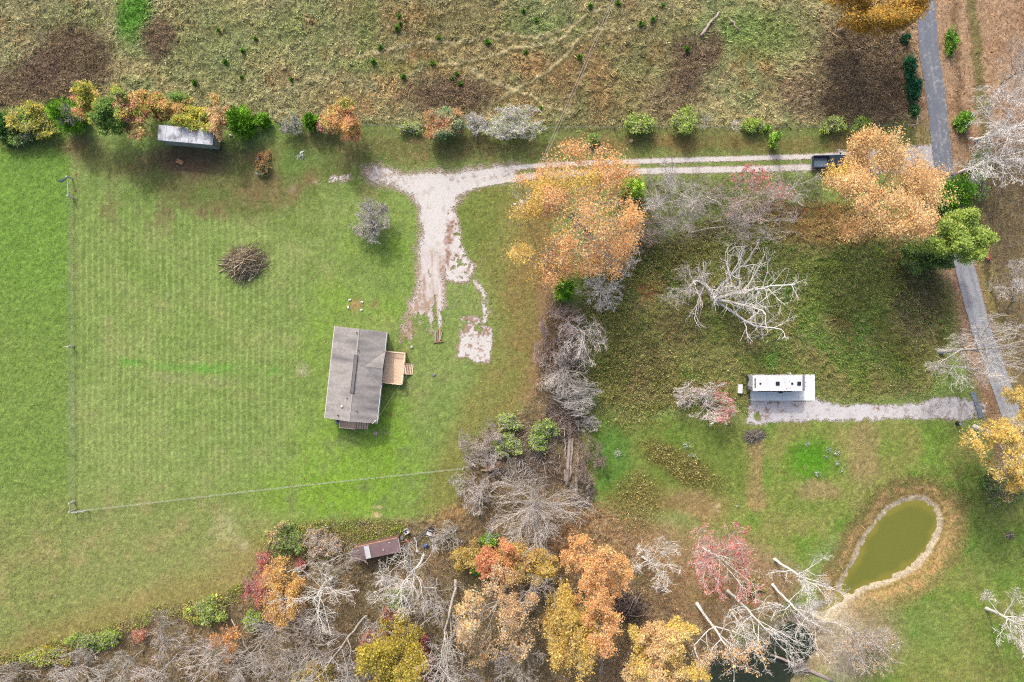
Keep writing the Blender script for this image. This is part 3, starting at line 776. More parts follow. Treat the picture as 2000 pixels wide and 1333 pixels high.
def make_tree(name, kind, cx, cy, rx, ry, h, label, cat, group=None, seed=1, base=None, bark='pale', leaves=None, nleaf=0, lsize=.24,
              detail=1.0, twig=None, lp=None, thick=1.0, keep=None, minr=.014, clump=.6, lspread=.22):
    r = RG(seed * 7919 + int(cx) * 31 + int(cy))
    f = .62 if kind in ('tall', 'spread') else .55
    bx, by, lx, ly = place(cx, cy, h, base, f)
    k = S * (1 - f * h / HC); Rx, Ry = rx * k, ry * k
    ph = r.uniform(0, 6.28, 3)
    lv = [l for l in skeleton(r, kind, detail) if l is not None]
    tip = lv[-1][0][:, -1]; cen = np.median(lv[2][0].reshape(-1, 3), 0)
    e = np.abs(tip - cen); e95 = np.quantile(e[:, :2], .88, 0); zt = np.quantile(tip[:, 2], .985)
    sx, sy, sz = Rx / e95[0], Ry / e95[1], h / zt
    bz = gz0(bx, by) - .06
    def xf(v):
        o = np.empty_like(v); zz = v[:, 2] * sz
        wgt = np.clip(zz / (f * h), 0, 1.0); fade = np.clip(v[:, 2] / max(cen[2], .05), 0, 1)
        o[:, 0] = (v[:, 0] - cen[0] * fade) * sx + lx * np.clip(zz / (f * h), 0, 1.25)
        o[:, 1] = (v[:, 1] - cen[1] * fade) * sy + ly * np.clip(zz / (f * h), 0, 1.25)
        o[:, 2] = zz
        # crowns keep inside their outline: stray limbs are drawn in
        gx_ = lx * np.clip(zz / (f * h), 0, 1.25); gy_ = ly * np.clip(zz / (f * h), 0, 1.25)
        dx = (o[:, 0] - gx_) / Rx; dy = (o[:, 1] - gy_) / Ry; d = np.hypot(dx, dy); az = np.arctan2(dy, dx)
        lim = .95 + .13 * np.sin(3 * az + ph[0]) * np.sin(2 * az + ph[1]) + .07 * np.sin(7 * az + ph[2])
        k_ = np.where(d > lim, (lim + (d - lim) * .4) / np.maximum(d, 1e-6), 1.0)
        o[:, 0] = gx_ + (o[:, 0] - gx_) * k_; o[:, 1] = gy_ + (o[:, 1] - gy_) * k_
        return o
    # radii are given as a share of the height; keep them round in the finished tree
    cb = A(*BARKS[bark]) * (1.5 if bark == 'white' else 1.3); ct = A(*(twig if twig else BARKS[bark])) * 2.15
    t = empty(name, (bx, by, bz), 0, label, cat, group)
    W_ = [(xf(P.reshape(-1, 3)).reshape(P.shape), R * h * thick) for P, R, L in lv]
    g = Geo(); g.tubes(W_[0][0], W_[0][1], 8, cb); g.tubes(W_[1][0], np.maximum(W_[1][1], minr * 1.8), 5, cb * 1.02)
    link("trunk", g.mesh("trunk", [M_bark], smooth=True), t)
    g = Geo()
    for j, (P, R) in enumerate(W_[2:]):
        sh = np.exp(r.normal(0, .15, (len(P), 1)))
        g.tubes(P, np.maximum(R, minr * (1.15, .8, .56)[j]), 4 if j == 0 else 3, (cb * (1 - .35 * j) + ct * .35 * j) * sh)
    if leaves is not None and nleaf:
        P = W_[-1][0]; B, n, _ = P.shape
        # leaves gather on some twigs and leave others bare
        wts = (vnoise(P[:, -1, 0], P[:, -1, 1] + P[:, -1, 2], clump, seed) ** 1.3 + .38)
        if keep is not None: wts = wts * keep(P[:, -1] + np.array([bx, by, 0]))
        bi = r.choice(B, nleaf, p=wts / wts.sum()); tt = r.uniform(.1, 1.1, nleaf) * (n - 1); ii = np.minimum(tt.astype(int), n - 2); ff = (tt - ii)[:, None]
        p = P[bi, ii] * (1 - ff) + P[bi, ii + 1] * ff + r.normal(0, lspread, (nleaf, 3))
        p[:, 2] = np.maximum(p[:, 2], .12)
        q = leaf_quads(r, p, lsize, .68)
        # colour drifts through the crown
        C = np.array([A(*c) for c in leaves]); m = vnoise(p[:, 0], p[:, 1] + .7 * p[:, 2], .45, seed + 3) * (len(C) - .01) + r.normal(0, .8, nleaf)
        col = C[np.clip(m.astype(int), 0, len(C) - 1)] * np.exp(r.normal(0, .22, (nleaf, 1)))
        if lp is not None: col = lp(p + np.array([bx, by, 0]), col, r)
        col = col * .92 + .08 * col.mean(1, keepdims=True)
        g.quads(q, np.clip(col * LG, 0, .72), 1)
    link("crown", g.mesh("crown", [M_bark, M_leaf]), t)
    return t

def make_cedar(name, cx, cy, rx, ry, h, label, cat, group=None, seed=1, cols=CEDAR, n=7000, base=None, proto=None):
    """a conifer or a dense evergreen shrub: sprays of short scales over a cone"""
    f = .45
    bx, by, lx, ly = place(cx, cy, h, base, f); k = S * (1 - f * h / HC); Rx, Ry = rx * k, ry * k
    bz = gz0(bx, by) - .05
    if proto is not None: return copy_tree(proto, (bx, by, bz), RG(int(cx * 7 + cy)).uniform(0, 6.28), label, group, RG(int(cx + cy)).uniform(.8, 1.25))
    r = RG(seed * 911 + int(cx)); t = empty(name, (bx, by, bz), 0, label, cat, group)
    g = Geo(); z = np.linspace(0, h * .93, 8)
    P = np.stack([lx * z / (f * h) * .5, ly * z / (f * h) * .5, z], 1)[None]; g.tubes(P, np.linspace(.05 + h * .012, .02, 8)[None], 7, A(120, 100, 84))
    link("trunk", g.mesh("trunk", [M_bark], smooth=True), t)
    # branch sprays
    nb = max(40, n // 34); zb = 1 - np.sqrt(r.uniform(0, 1, nb)) ; zb = zb * .95 + .03; az = r.uniform(0, 6.28, nb)
    prof = np.where(zb < .22, .75 + zb / .22 * .25, (1 - (zb - .22) / .78) ** .72)
    prof = prof * (1 + .28 * np.sin(az * 3 + seed) * np.sin(zb * 9 + az)) * r.uniform(.62, 1.12, nb)
    tip = np.stack([np.cos(az) * prof * Rx, np.sin(az) * prof * Ry, zb * h + .12 * h * prof * .6], 1)
    root = np.stack([np.zeros(nb), np.zeros(nb), zb * h * .92], 1)
    tip[:, 0] += lx * zb; tip[:, 1] += ly * zb; root[:, 0] += lx * zb; root[:, 1] += ly * zb
    g = Geo()
    m = n // nb
    u = np.sqrt(r.uniform(.12, 1, (nb, m)))[..., None]
    p = root[:, None] * (1 - u) + tip[:, None] * u; p = p.reshape(-1, 3)
    sp = .05 + .11 * np.sqrt(Rx * Ry) * (1 - .5 * u.reshape(-1))
    p = p + r.normal(0, 1, p.shape) * sp[:, None]
    p[:, 2] = np.maximum(p[:, 2], .05)
    d = unit(np.repeat(unit(tip - root), m, 0) + r.normal(0, .55, p.shape) + np.array([0, 0, .35]))
    ln = (.16 + .05 * np.sqrt(Rx)) * np.exp(r.normal(0, .3, len(p)))[:, None]
    w = perp(d, r.uniform(0, 6.28, len(p))) * ln * .26
    V = np.stack([p - w, p + w, p + d * ln], 1)
    C = np.array([A(*c) for c in cols]); bc = C[r.choice(len(C), nb)]
    col = np.repeat(bc, m, 0) * np.exp(r.normal(0, .38, (len(p), 1))) * LG * 1.75
    g.tris(V, col, 0)
    link("crown", g.mesh("crown", [M_leaf]), t)
    return t

def copy_tree(root, loc, rz=0.0, label=None, group=None, sc=1.0):
    c = root.copy(); COL.objects.link(c); c.location = loc; c.rotation_euler = (0, 0, rz); c.scale = (sc, sc, sc)
    if label: c["label"] = label
    if group: c["group"] = group
    for ch in root.children:
        k = ch.copy(); COL.objects.link(k); k.parent = c
        for gch in ch.children:
            d = gch.copy(); COL.objects.link(d); d.parent = k
    return c
# ------------------------------------------------------------------ every tree and shrub
T, Cd = make_tree, make_cedar
g_n, g_w, g_p, g_r, g_c = "trees along the northern fence", "trees of the southern wood", "bare trees by the ponds", "trees beside the road", "trees of the middle tree line"

# -- northern fence line, west to east
Cd("evergreen_shrub", 6, 250, 22, 36, 3.2, "dark green shrub at the left edge of the photo, west of the yellowish shrub", "shrub", g_n, 3, DARKG, 5000)
T("leafy_shrub", 'bush', 56, 236, 36, 27, 3.4, "yellow-green leafy shrub west of the westernmost cedar", "shrub", g_n, 2, bark='grey', leaves=LIME + MIX_YG, nleaf=8840, lsize=0.20)
T("leafy_shrub", 'bush', 30, 255, 30, 22, 2.2, "low dull green thicket shrub below the yellow-green shrub at the left edge", "shrub", g_n, 4, bark='brown', leaves=GREEN + BLUEG, nleaf=3000, lsize=.22)
Cd("cedar", 128, 224, 30, 33, 7.5, "bright green cedar behind a bare grey tree, westernmost of the big cedars", "tree", g_n, 5, CEDAR, 11000)
T("bare_tree", 'tall', 139, 231, 22, 20, 7.5, "small bare grey tree standing in front of the westernmost cedar", "tree", g_n, 6, base=(145, 262), bark='grey', detail=.75, thick=.8)
T("autumn_tree", 'tall', 184, 208, 28, 30, 8, "yellow and pink leafed tree beside the westernmost cedar", "tree", g_n, 7, bark='grey', leaves=MIX_YG + MIX_SAL[:1], nleaf=10200, lsize=0.22, detail=.8)
T("autumn_tree", 'tall', 228, 224, 34, 38, 8.5, "green leafed tree with a rusty top in the northern tree row", "tree", g_n, 8, bark='grey', leaves=GREEN + MIX_YG[1:3] + MIX_ORG[:1], nleaf=15300, lsize=0.21, detail=.8)
T("autumn_tree", 'tall', 264, 226, 24, 30, 7.5, "coral red leafed tree with a green skirt in the northern tree row", "tree", g_n, 9, bark='grey', leaves=MIX_SAL + MIX_YG[1:2], nleaf=9350, lsize=0.21, detail=.8)
T("autumn_tree", 'tall', 300, 210, 34, 22, 4.6, "orange and olive leafed tree above the left end of the trailer", "tree", g_n, 10, bark='grey', leaves=MIX_ORG, nleaf=12750, lsize=0.21, detail=.8)
T("autumn_tree", 'tall', 346, 212, 30, 20, 4.4, "green tree with orange tips rising behind the trailer", "tree", g_n, 11, bark='grey', leaves=MIX_ORG[1:] + GREEN[:2], nleaf=11050, lsize=0.21, detail=.8)
T("autumn_tree", 'tall', 392, 236, 36, 22, 4.8, "yellow-green tree with orange flecks hanging over the trailer roof", "tree", g_n, 12, base=(388, 240), bark='grey', leaves=MIX_YG + LIME[:2] + MIX_ORG[:1], nleaf=16150, lsize=0.21, detail=.85)
T("autumn_tree", 'tall', 432, 232, 20, 32, 6.5, "thin pale yellow tree between the trailer and a large cedar", "tree", g_n, 13, bark='grey', leaves=MIX_YG[:1] + TAN + YELLOW[:1], nleaf=3910, lsize=0.19, detail=.7)
Cd("cedar", 468, 236, 25, 31, 7.0, "tall bright green cedar just east of the trailer", "tree", g_n, 14, CEDAR, 11000)
Cd("cedar", 513, 234, 13, 14, 3.2, "small green cedar standing alone east of the tall trailer cedar", "tree", g_n, 15, CEDAR + GREEN[:2], 3600)
T("bare_shrub", 'bush', 572, 246, 20, 17, 3.0, "pale grey bare shrub west of the third cedar", "shrub", g_n, 16, bark='pale', leaves=BLUEG, nleaf=260, lsize=.2)
Cd("cedar", 606, 236, 17, 15, 4.2, "rounded green cedar between the pale bare shrub and the orange tree", "tree", g_n, 17, CEDAR, 5200)
T("autumn_shrub", 'bush', 640, 240, 16, 18, 3.0, "pinkish red thin shrub touching the orange fence-line tree", "shrub", g_n, 18, bark='pale', leaves=RED, nleaf=700, lsize=.2)
T("autumn_tree", 'tall', 672, 235, 30, 32, 7.5, "single orange and green tree on the northern fence right of the cedars", "tree", g_n, 19, bark='grey', leaves=MIX_SAL[:2] + ORANGE[:2] + GREEN[:1] + OLIVE[:1], nleaf=11560, lsize=0.20, detail=.8)
T("leafy_shrub", 'bush', 800, 250, 22, 9, 1.5, "low straggly green shrub on the northern fence west of the blue-green shrub", "shrub", g_n, 20, bark='pale', leaves=LIME, nleaf=700, lsize=.18)
T("leafy_shrub", 'bush', 868, 244, 32, 25, 4.0, "blue-green leafy shrub with a rust patch on the northern fence", "shrub", g_n, 21, bark='grey', leaves=BLUEG + [(196, 140, 90)], nleaf=9520, lsize=0.20)
T("bare_shrub", 'bush', 930, 241, 20, 19, 3.4, "small bare white-stemmed shrub right of the blue-green shrub", "shrub", g_n, 22, bark='white')
T("bare_shrub", 'bush', 1001, 241, 52, 29, 4.8, "wide bare pale shrub with spreading limbs, largest on the northern fence", "shrub", g_n, 23, bark='white', leaves=LIME, nleaf=700, lsize=.2, detail=1.15)
T("leafy_shrub", 'bush', 1250, 244, 24, 16, 2.6, "light green shrub on the fence above the orange oak's drive end", "shrub", g_n, 24, bark='grey', leaves=LIME + GREEN[:1], nleaf=2800, lsize=.22)
T("leafy_shrub", 'bush', 1338, 240, 18, 21, 3.2, "upright light green shrub west of two bare saplings on the fence", "shrub", g_n, 25, bark='grey', leaves=LIME, nleaf=2800, lsize=.22)
T("bare_sapling", 'tall', 1379, 237, 15, 14, 4.0, "bare pale sapling, left of two on the fence over the drive", "tree", "bare fence saplings", 26, bark='pale', detail=.6, base=(1370, 254))
T("bare_sapling", 'tall', 1434, 243, 14, 11, 3.4, "bare pale sapling, right of two on the fence over the drive", "tree", "bare fence saplings", 27, bark='white', detail=.6, base=(1421, 256))
T("leafy_shrub", 'bush', 1472, 246, 17, 9, 1.8, "flat vivid green shrub just west of the small fence cedars", "shrub", g_n, 28, bark='grey', leaves=LIME[:2] + GREEN[:2], nleaf=2000, lsize=.2)
Cd("cedar", 1500, 250, 7, 6, 1.8, "tiny cedar on the fence line touching the flat vivid green shrub", "tree", g_n, 29, GREEN, 900)
Cd("cedar", 1512, 268, 9, 15, 4.5, "slim dark green cedar in the grass strip north of the drive", "tree", g_n, 30, GREEN + DARKG[:1], 2600, base=(1506, 280))
T("leafy_shrub", 'bush', 1625, 244, 19, 12, 2.0, "lime green shrub, left of two before the roadside corner posts", "shrub", g_n, 31, bark='grey', leaves=LIME, nleaf=1500, lsize=.2)
T("leafy_shrub", 'bush', 1678, 245, 16, 11, 2.0, "bright green shrub, right of two before the roadside corner posts", "shrub", g_n, 32, bark='grey', leaves=LIME[:2] + GREEN[:2], nleaf=1900, lsize=.2)
T("leafy_shrub", 'bush', 1158, 272, 9, 8, 1.3, "green shrub growing inside the wooden corner planter", "shrub", None, 33, bark='grey', leaves=LIME[:1] + GREEN[:2], nleaf=1100, lsize=.18)

# -- yard
T("bare_shrub", 'round', 726, 434, 33, 38, 5.0, "round bare grey tree alone on the lawn north of the house", "tree", None, 34, bark='pale', detail=1.5, base=(732, 440), minr=.018)

# -- the two great oaks and the trees round them
T("oak_tree", 'spread', 1121, 408, 116, 118, 19, "huge salmon orange oak with gold left edge beside the power pole", "tree", None, 35, base=(1146, 452), bark='grey', nleaf=30000, lsize=.19, detail=1.1, leaves=ORANGE, keep=lambda q: (np.hypot(q[:, 0] - .9, q[:, 1] - 20.4) > 2.3) + .0, clump=.5, lspread=.5,
  lp=lambda p, c, r: np.where((((p[:, 0] < 4.2) & (p[:, 1] < 22.5)) | (vnoise(p[:, 0], p[:, 1], .18, 4) > .92))[:, None], pal(r, GOLD + ORANGE[1:2], len(p)), c))
Cd("cedar", 1234, 366, 26, 21, 5.5, "yellow-green cedar at the right edge of the huge salmon orange oak", "tree", g_c, 36, CEDAR[:1] + LIME[:2] + CEDAR[2:3], 6000)
Cd("cedar", 1103, 563, 19, 24, 6.0, "green cedar below the huge salmon orange oak at the lawn edge", "tree", g_c, 37, CEDAR, 7000)
T("oak_tree", 'spread', 1726, 364, 94, 94, 19, "peach orange oak hanging over the pickup and the drive mouth", "tree", None, 38, base=(1692, 415), bark='brown', nleaf=36000, lsize=.19, detail=1.1, leaves=PEACH, clump=.6, lspread=.42,
  lp=lambda p, c, r: np.where((vnoise(p[:, 0], p[:, 1], .2, 4) > .80)[:, None], pal(r, GOLD, len(p)), c))
Cd("cedar", 1868, 380, 28, 44, 8.0, "deep green cedar under the right edge of the peach orange oak", "tree", g_r, 39, CEDAR[1:] + DARKG[:1], 9000)
T("leafy_tree", 'tall', 1868, 470, 42, 42, 12, "lime green broadleaf tree leaning over the road below the peach oak", "tree", g_r, 40, base=(1812, 492), bark='grey', leaves=LIME + LIME[:2] + GREEN[1:2], nleaf=28900, lsize=0.22, lspread=.3)
T("leafy_tree", 'bush', 1820, 494, 42, 30, 6, "darker green understory tree west of the lime green road tree", "tree", g_r, 41, bark='grey', leaves=GREEN + DARKG[:2], nleaf=13600, lsize=0.20)
T("leafy_shrub", 'bush', 1786, 512, 24, 18, 3, "dull green shrub at the shaded foot of the peach oak group", "shrub", g_r, 42, bark='grey', leaves=GREEN + DARKG[:1], nleaf=2600, lsize=.22)
T("bare_shrub", 'bush', 1196, 497, 46, 40, 5, "bare shrub with white limbs under the salmon oak's lower right side", "shrub", g_c, 43, bark='pale', detail=1.0)

# -- middle tree line, bare
T("bare_tree", 'tall', 1296, 380, 52, 46, 13, "bare pale tree nearest the yellow-green cedar south of the drive", "tree", g_c, 44, base=(1253, 417), bark='pale', twig=(186, 180, 174))
T("bare_tree", 'tall', 1318, 428, 54, 42, 10, "bare grey tree leaning right below the pale tree by the cedar", "tree", g_c, 45, base=(1280, 437), bark='grey')
T("bare_shrub", 'bush', 1250, 452, 44, 40, 5, "dense brown-grey thicket shrub between salmon oak and bare trees", "shrub", g_c, 46, bark='brown', twig=(160, 142, 138))
T("bare_tree", 'tall', 1400, 388, 56, 40, 9, "thin grey bare tree with a bent white limb south of the drive", "tree", g_c, 47, bark='grey', detail=.8, base=(1376, 400))
T("bare_tree", 'tall', 1474, 384, 62, 50, 10, "pinkish bare tree with red leaves left at its top south of the drive", "tree", g_c, 48, bark='pink', twig=(186, 168, 164), leaves=RED, nleaf=480, lsize=.22, keep=lambda q: ((q[:, 1] > 22.0) | (np.abs(q[:, 0] - 40) < 1.0)) + .02)
T("bare_tree", 'tall', 1540, 368, 44, 40, 9, "thin bare tree between the pink-twigged tree and the peach oak", "tree", g_c, 49, bark='pale', detail=.75, base=(1500, 400))
T("bare_tree", 'tall', 1462, 438, 58, 38, 8, "leaning bare tree with dark trunk below the pink-twigged tree", "tree", g_c, 50, bark='grey', base=(1352, 455), twig=(182, 172, 168))
T("bare_tree", 'bush', 1452, 568, 88, 84, 12, "great white-limbed bare tree standing in the open meadow", "tree", None, 61, base=(1392, 583), thick=1.5, bark='white', twig=(206, 196, 188), detail=.78, minr=.012)
T("bare_tree", 'tall', 1334, 566, 42, 40, 7, "small pale bare tree west of the great white-limbed tree", "tree", None, 52, bark='pale', twig=(184, 170, 162), detail=.8)
T("bare_shrub", 'round', 1175, 567, 38, 38, 5.5, "ball-shaped bare white shrub beside the green cedar at the lawn edge", "shrub", g_c, 53, bark='white', detail=1.05)
T("bare_tree", 'tall', 1104, 622, 34, 34, 6, "thin brown bare tree directly below the cedar at the lawn edge", "tree", g_c, 54, bark='pink', detail=.75)
T("bare_tree", 'tall', 1132, 660, 42, 46, 8, "bare tree with a bright white leaning trunk in the middle line", "tree", g_c, 55, base=(1112, 632), bark='white', twig=(176, 160, 152), detail=.9)
T("bare_shrub", 'round', 1098, 728, 44, 44, 6, "dense rounded grey bare tree in the middle of the north-south line", "tree", g_c, 56, bark='pale', twig=(186, 176, 168), detail=1.1)
T("bare_shrub", 'bush', 1110, 690, 34, 34, 4, "grey-brown twiggy shrub above the dense rounded grey tree", "shrub", g_c, 57, bark='brown', twig=(178, 162, 154))
T("bare_shrub", 'bush', 1126, 772, 40, 36, 4.5, "pale twiggy shrub above the heap of felled trunks", "shrub", g_c, 58, bark='pale')
T("bare_shrub", 'bush', 1066, 690, 24, 60, 2.5, "low pinkish brush along the lawn edge left of the rounded grey tree", "shrub", g_c, 59, bark='pink', detail=.85)
T("bare_shrub", 'bush', 944, 872, 42, 42, 4.5, "pinkish grey bare shrub above the fresh stump trench", "shrub", g_c, 60, bark='pale', twig=(190, 168, 158), base=(954, 896))
T("bare_shrub", 'bush', 934, 958, 44, 44, 5, "bare shrub below the fresh stump trench by the wire fence end", "shrub", g_c, 61, bark='pale', twig=(186, 168, 158))
T("leafy_shrub", 'bush', 992, 824, 20, 14, 2, "light green shrub at the top left of the felled tree area", "shrub", g_c, 62, bark='pale', leaves=LIME, nleaf=1300, lsize=.2)
T("leafy_shrub", 'bush', 990, 866, 24, 20, 2, "yellow-green shrub in the middle of the felled tree area", "shrub", g_c, 63, bark='pale', leaves=LIME, nleaf=1900, lsize=.2)
T("leafy_shrub", 'bush', 1058, 848, 26, 26, 2.5, "green shrub left of the felled trunks under dead branches", "shrub", g_c, 64, bark='pale', leaves=LIME[:3] + GREEN[:1], nleaf=2400, lsize=.2)
T("bare_shrub", 'bush', 1148, 826, 22, 16, 2, "small grey bare shrub just right of the felled trunk tops", "shrub", g_c, 65, bark='pale', detail=.8)
T("bare_shrub", 'bush', 1150, 900, 30, 44, 3, "brown brushy shrub right of the felled trunks", "shrub", g_c, 66, bark='brown', twig=(160, 140, 124))
T("bare_tree", 'round', 1045, 1000, 92, 76, 10, "very large round grey bare tree with dense fine twigs", "tree", None, 67, bark='pale', twig=(194, 182, 174), detail=1.35, base=(1046, 978))
T("bare_shrub", 'bush', 1380, 782, 60, 38, 4.5, "wide twiggy shrub with a rosy right half west of the camper", "shrub", None, 68, bark='white', twig=(196, 160, 152), leaves=RED, nleaf=900, lsize=.16, keep=lambda q: (q[:, 0] > 31.0) + .02)

# -- south-east
T("bare_tree", 'spread', 1288, 1102, 45, 46, 9, "white bare tree west of the red-leafed maple", "tree", None, 69, base=(1256, 1088), bark='white', detail=.85)
T("maple_tree", 'spread', 1412, 1092, 64, 70, 13, "pale maple with thin red leaves standing south of the meadow", "tree", None, 70, base=(1372, 1073), bark='white', twig=(206, 170, 162), leaves=RED, nleaf=2600, lsize=.19, clump=.9)
T("bare_tree", 'tall', 1572, 1135, 52, 52, 15, "white bare tree nearest the olive pond, trunk foot topmost of the pond trees", "tree", g_p, 71, base=(1515, 1094), bark='white', thick=1.15, minr=.012, detail=.82)
T("bare_tree", 'tall', 1574, 1200, 54, 58, 15, "white bare tree between the two ponds, below the tree nearest the olive pond", "tree", g_p, 72, base=(1511, 1144), bark='white', thick=1.05, minr=.012, detail=.82)
T("bare_tree", 'tall', 1490, 1228, 62, 60, 17, "tall white bare tree reaching over the dark pond from the north-west", "tree", g_p, 73, base=(1421, 1155), bark='white', thick=1.05, minr=.012, detail=.82)
T("bare_tree", 'tall', 1452, 1222, 28, 28, 10, "slim white bare tree close under the tall tree over the dark pond", "tree", g_p, 74, base=(1426, 1192), bark='white', detail=0.63)
T("bare_tree", 'tall', 1418, 1256, 54, 58, 17, "white-trunked tree with tan leaves clinging at its tip over the dark pond", "tree", g_p, 75, base=(1364, 1180), bark='white', thick=1.15, leaves=TAN + PEACH[:1], nleaf=1500, lsize=0.20, keep=lambda q: np.exp(np.clip(-(q[:, 1] + 40.5), -3, 1.2)), detail=.72)
T("autumn_tree", 'spread', 1300, 1290, 66, 70, 13, "broad golden yellow tree at the bottom left of the dark pond", "tree", None, 76, bark='grey', leaves=YELLOW[:3] + PEACH[:2] + TAN[:1], nleaf=34000, lsize=0.22, clump=.7)
T("bare_shrub", 'round', 1688, 1252, 58, 50, 7, "round bare tree with faint peach leaves on the bank between ponds and lawn", "tree", None, 77, bark='pale', twig=(196, 180, 168), detail=1.15, leaves=TAN, nleaf=700, lsize=.18)
T("bare_tree", 'spread', 1990, 1222, 54, 60, 14, "white bare tree with a long trunk shadow at the lower right edge", "tree", None, 78, base=(1927, 1191), bark='white', detail=.85, thick=.9, minr=.018)
Cd("evergreen_shrub", 1470, 1144, 22, 18, 1.4, "low dark olive shrub south-east of the red-leafed maple", "shrub", None, 79, [(116, 118, 58), (96, 104, 46), (130, 124, 72)], 2600)
T("twiggy_sapling", 'tall', 1172, 1268, 18, 34, 8, "thin bare sapling pointing down between the tawny oak and golden tree", "tree", g_w, 80, base=(1166, 1236), bark='pale', detail=.55)

# -- the orange and gold trees of the southern wood
T("oak_tree", 'tall', 1160, 1116, 50, 62, 15, "bright orange tree with its trunk foot showing on the leaf-covered slope", "tree", g_w, 81, base=(1132, 1073), bark='pale', leaves=ORANGE + PEACH[:2] + GOLD[:1], nleaf=19125, lsize=0.21, thick=1.2)
T("oak_tree", 'tall', 1170, 1206, 40, 44, 15, "salmon orange tree right of the golden oak and above the sapling", "tree", g_w, 82, bark='pale', leaves=ORANGE + PEACH[:1], nleaf=12112, lsize=0.21)
T("oak_tree", 'tall', 1109, 1224, 44, 62, 15, "dense tawny gold oak left of the salmon orange tree", "tree", g_w, 83, base=(1094, 1130), bark='pale', leaves=[(208, 176, 84), (190, 160, 74), (222, 190, 106), (176, 148, 62), (206, 164, 84)], nleaf=21675, lsize=0.22, lspread=.32)
T("autumn_tree", 'tall', 974, 1090, 34, 34, 9, "red-orange tree just below the very large round grey tree", "tree", g_w, 84, bark='grey', leaves=[(222, 146, 98), (210, 126, 86), (230, 164, 114), (218, 164, 94)], nleaf=9562, lsize=0.21)
T("autumn_tree", 'tall', 1042, 1094, 46, 34, 9, "thin olive and rust tree right of the red-orange tree", "tree", g_w, 85, bark='grey', leaves=GOLD + [(196, 140, 84)], nleaf=6120, lsize=0.19)
T("autumn_shrub", 'round', 908, 1083, 24, 24, 4.5, "round mustard yellow shrub east of the shed junk", "shrub", g_w, 86, bark='pale', leaves=[(204, 176, 90), (188, 162, 80)], nleaf=2600, lsize=.2, detail=.8)
Cd("evergreen_shrub", 936, 1102, 22, 26, 4, "dark green evergreen between mustard shrub and red-orange tree", "shrub", g_w, 87, GREEN[:3] + DARKG[:1], 4200)
Cd("evergreen_shrub", 956, 1056, 18, 14, 2.5, "green evergreen shrub at the foot of the very large round grey tree", "shrub", g_w, 88, GREEN[:3], 2400)
T("bare_tree", 'tall', 1040, 1150, 46, 44, 11, "grey bare tree between the olive rust tree and the tawny gold oak", "tree", g_w, 89, bark='grey', detail=0.85, minr=.02)
T("bare_tree", 'spread', 976, 1196, 74, 84, 15, "wide tree with pale limbs and thin peach leaves left of the tawny oak", "tree", g_w, 90, base=(989, 1143), bark='pale', leaves=TAN + PEACH[:2], nleaf=8840, lsize=0.20, clump=.8, detail=.82, minr=.02)
T("bare_tree", 'tall', 1008, 1290, 46, 44, 12, "grey bare tree at the bottom edge below the peach-leafed wide tree", "tree", g_w, 91, bark='grey', detail=0.85, minr=.02)
T("bare_tree", 'tall', 868, 1240, 50, 88, 17, "tall bare tree with a long pale trunk left of the peach-leafed wide tree", "tree", g_w, 92, base=(890, 1136), bark='pale', twig=(188, 178, 170), detail=.82, minr=.02)
T("bare_shrub", 'bush', 868, 1050, 28, 26, 3, "small star-shaped bare shrub right of the discarded white appliances", "shrub", g_w, 93, bark='pale', detail=.75)
T("bare_tree", 'tall', 796, 1122, 52, 66, 15, "bare tree with two long pale trunks just below the shed's right end", "tree", g_w, 94, base=(829, 1085), bark='white', twig=(192, 184, 172), detail=.82, minr=.02)
T("bare_tree", 'tall', 764, 1152, 42, 42, 9, "fan-shaped bare tree south of the shed", "tree", g_w, 95, bark='pale', detail=0.81, twig=(186, 184, 168), minr=.02)
T("leafy_shrub", 'bush', 773, 1165, 16, 18, 2.5, "small fresh green shrub inside the bare trees south of the shed", "shrub", g_w, 96, bark='pale', leaves=LIME[:2] + GREEN[:2], nleaf=1400, lsize=.2)
T("bare_tree", 'tall', 680, 1094, 36, 28, 7, "twiggy bare tree reaching over the left end of the shed", "tree", g_w, 97, bark='grey', detail=0.68, base=(672, 1112), minr=.02)
T("bare_tree", 'spread', 624, 1164, 66, 68, 12, "large bare tree with bright forked limbs left of the shed", "tree", g_w, 98, bark='white', twig=(186, 178, 166), detail=.82, minr=.02)
T("bare_tree", 'tall', 640, 1110, 34, 30, 7, "greenish grey bare tree above the large forked-limbed tree", "tree", g_w, 99, bark='grey', twig=(172, 172, 148), detail=0.72, minr=.02)
T("autumn_tree", 'tall', 550, 1162, 38, 56, 8, "thin amber yellow tree at the western edge of the wood", "tree", g_w, 100, bark='pink', leaves=[(222, 176, 92), (206, 158, 80), (232, 190, 112), (214, 150, 92)], nleaf=8925, lsize=0.19)
T("autumn_tree", 'bush', 514, 1140, 28, 40, 4.5, "crimson red tree at the western edge of the wood beside the amber tree", "tree", g_w, 101, bark='pink', leaves=CRIMSON + [(200, 116, 84)], nleaf=3150, lsize=.22)
T("autumn_shrub", 'bush', 588, 1104, 7, 7, 1.4, "tiny crimson shrub between the amber tree and the shed", "shrub", g_w, 102, bark='pink', leaves=CRIMSON[:2], nleaf=420, lsize=.18, detail=.6)
T("leafy_shrub", 'bush', 494, 1210, 14, 16, 2.2, "small green shrub below the crimson tree at the wood's edge", "shrub", g_w, 103, bark='pale', leaves=LIME[:2] + GREEN[:1], nleaf=1300, lsize=.2)
T("bare_tree", 'tall', 656, 1288, 62, 50, 15, "bare tree with a long slanting pale trunk in the lower middle of the wood", "tree", g_w, 104, base=(716, 1206), bark='pale', twig=(182, 170, 162), detail=.82, minr=.02)
T("bare_tree", 'tall', 744, 1234, 40, 36, 10, "thin bare tree above the mustard-gold round tree", "tree", g_w, 105, bark='pale', detail=0.72, minr=.02)
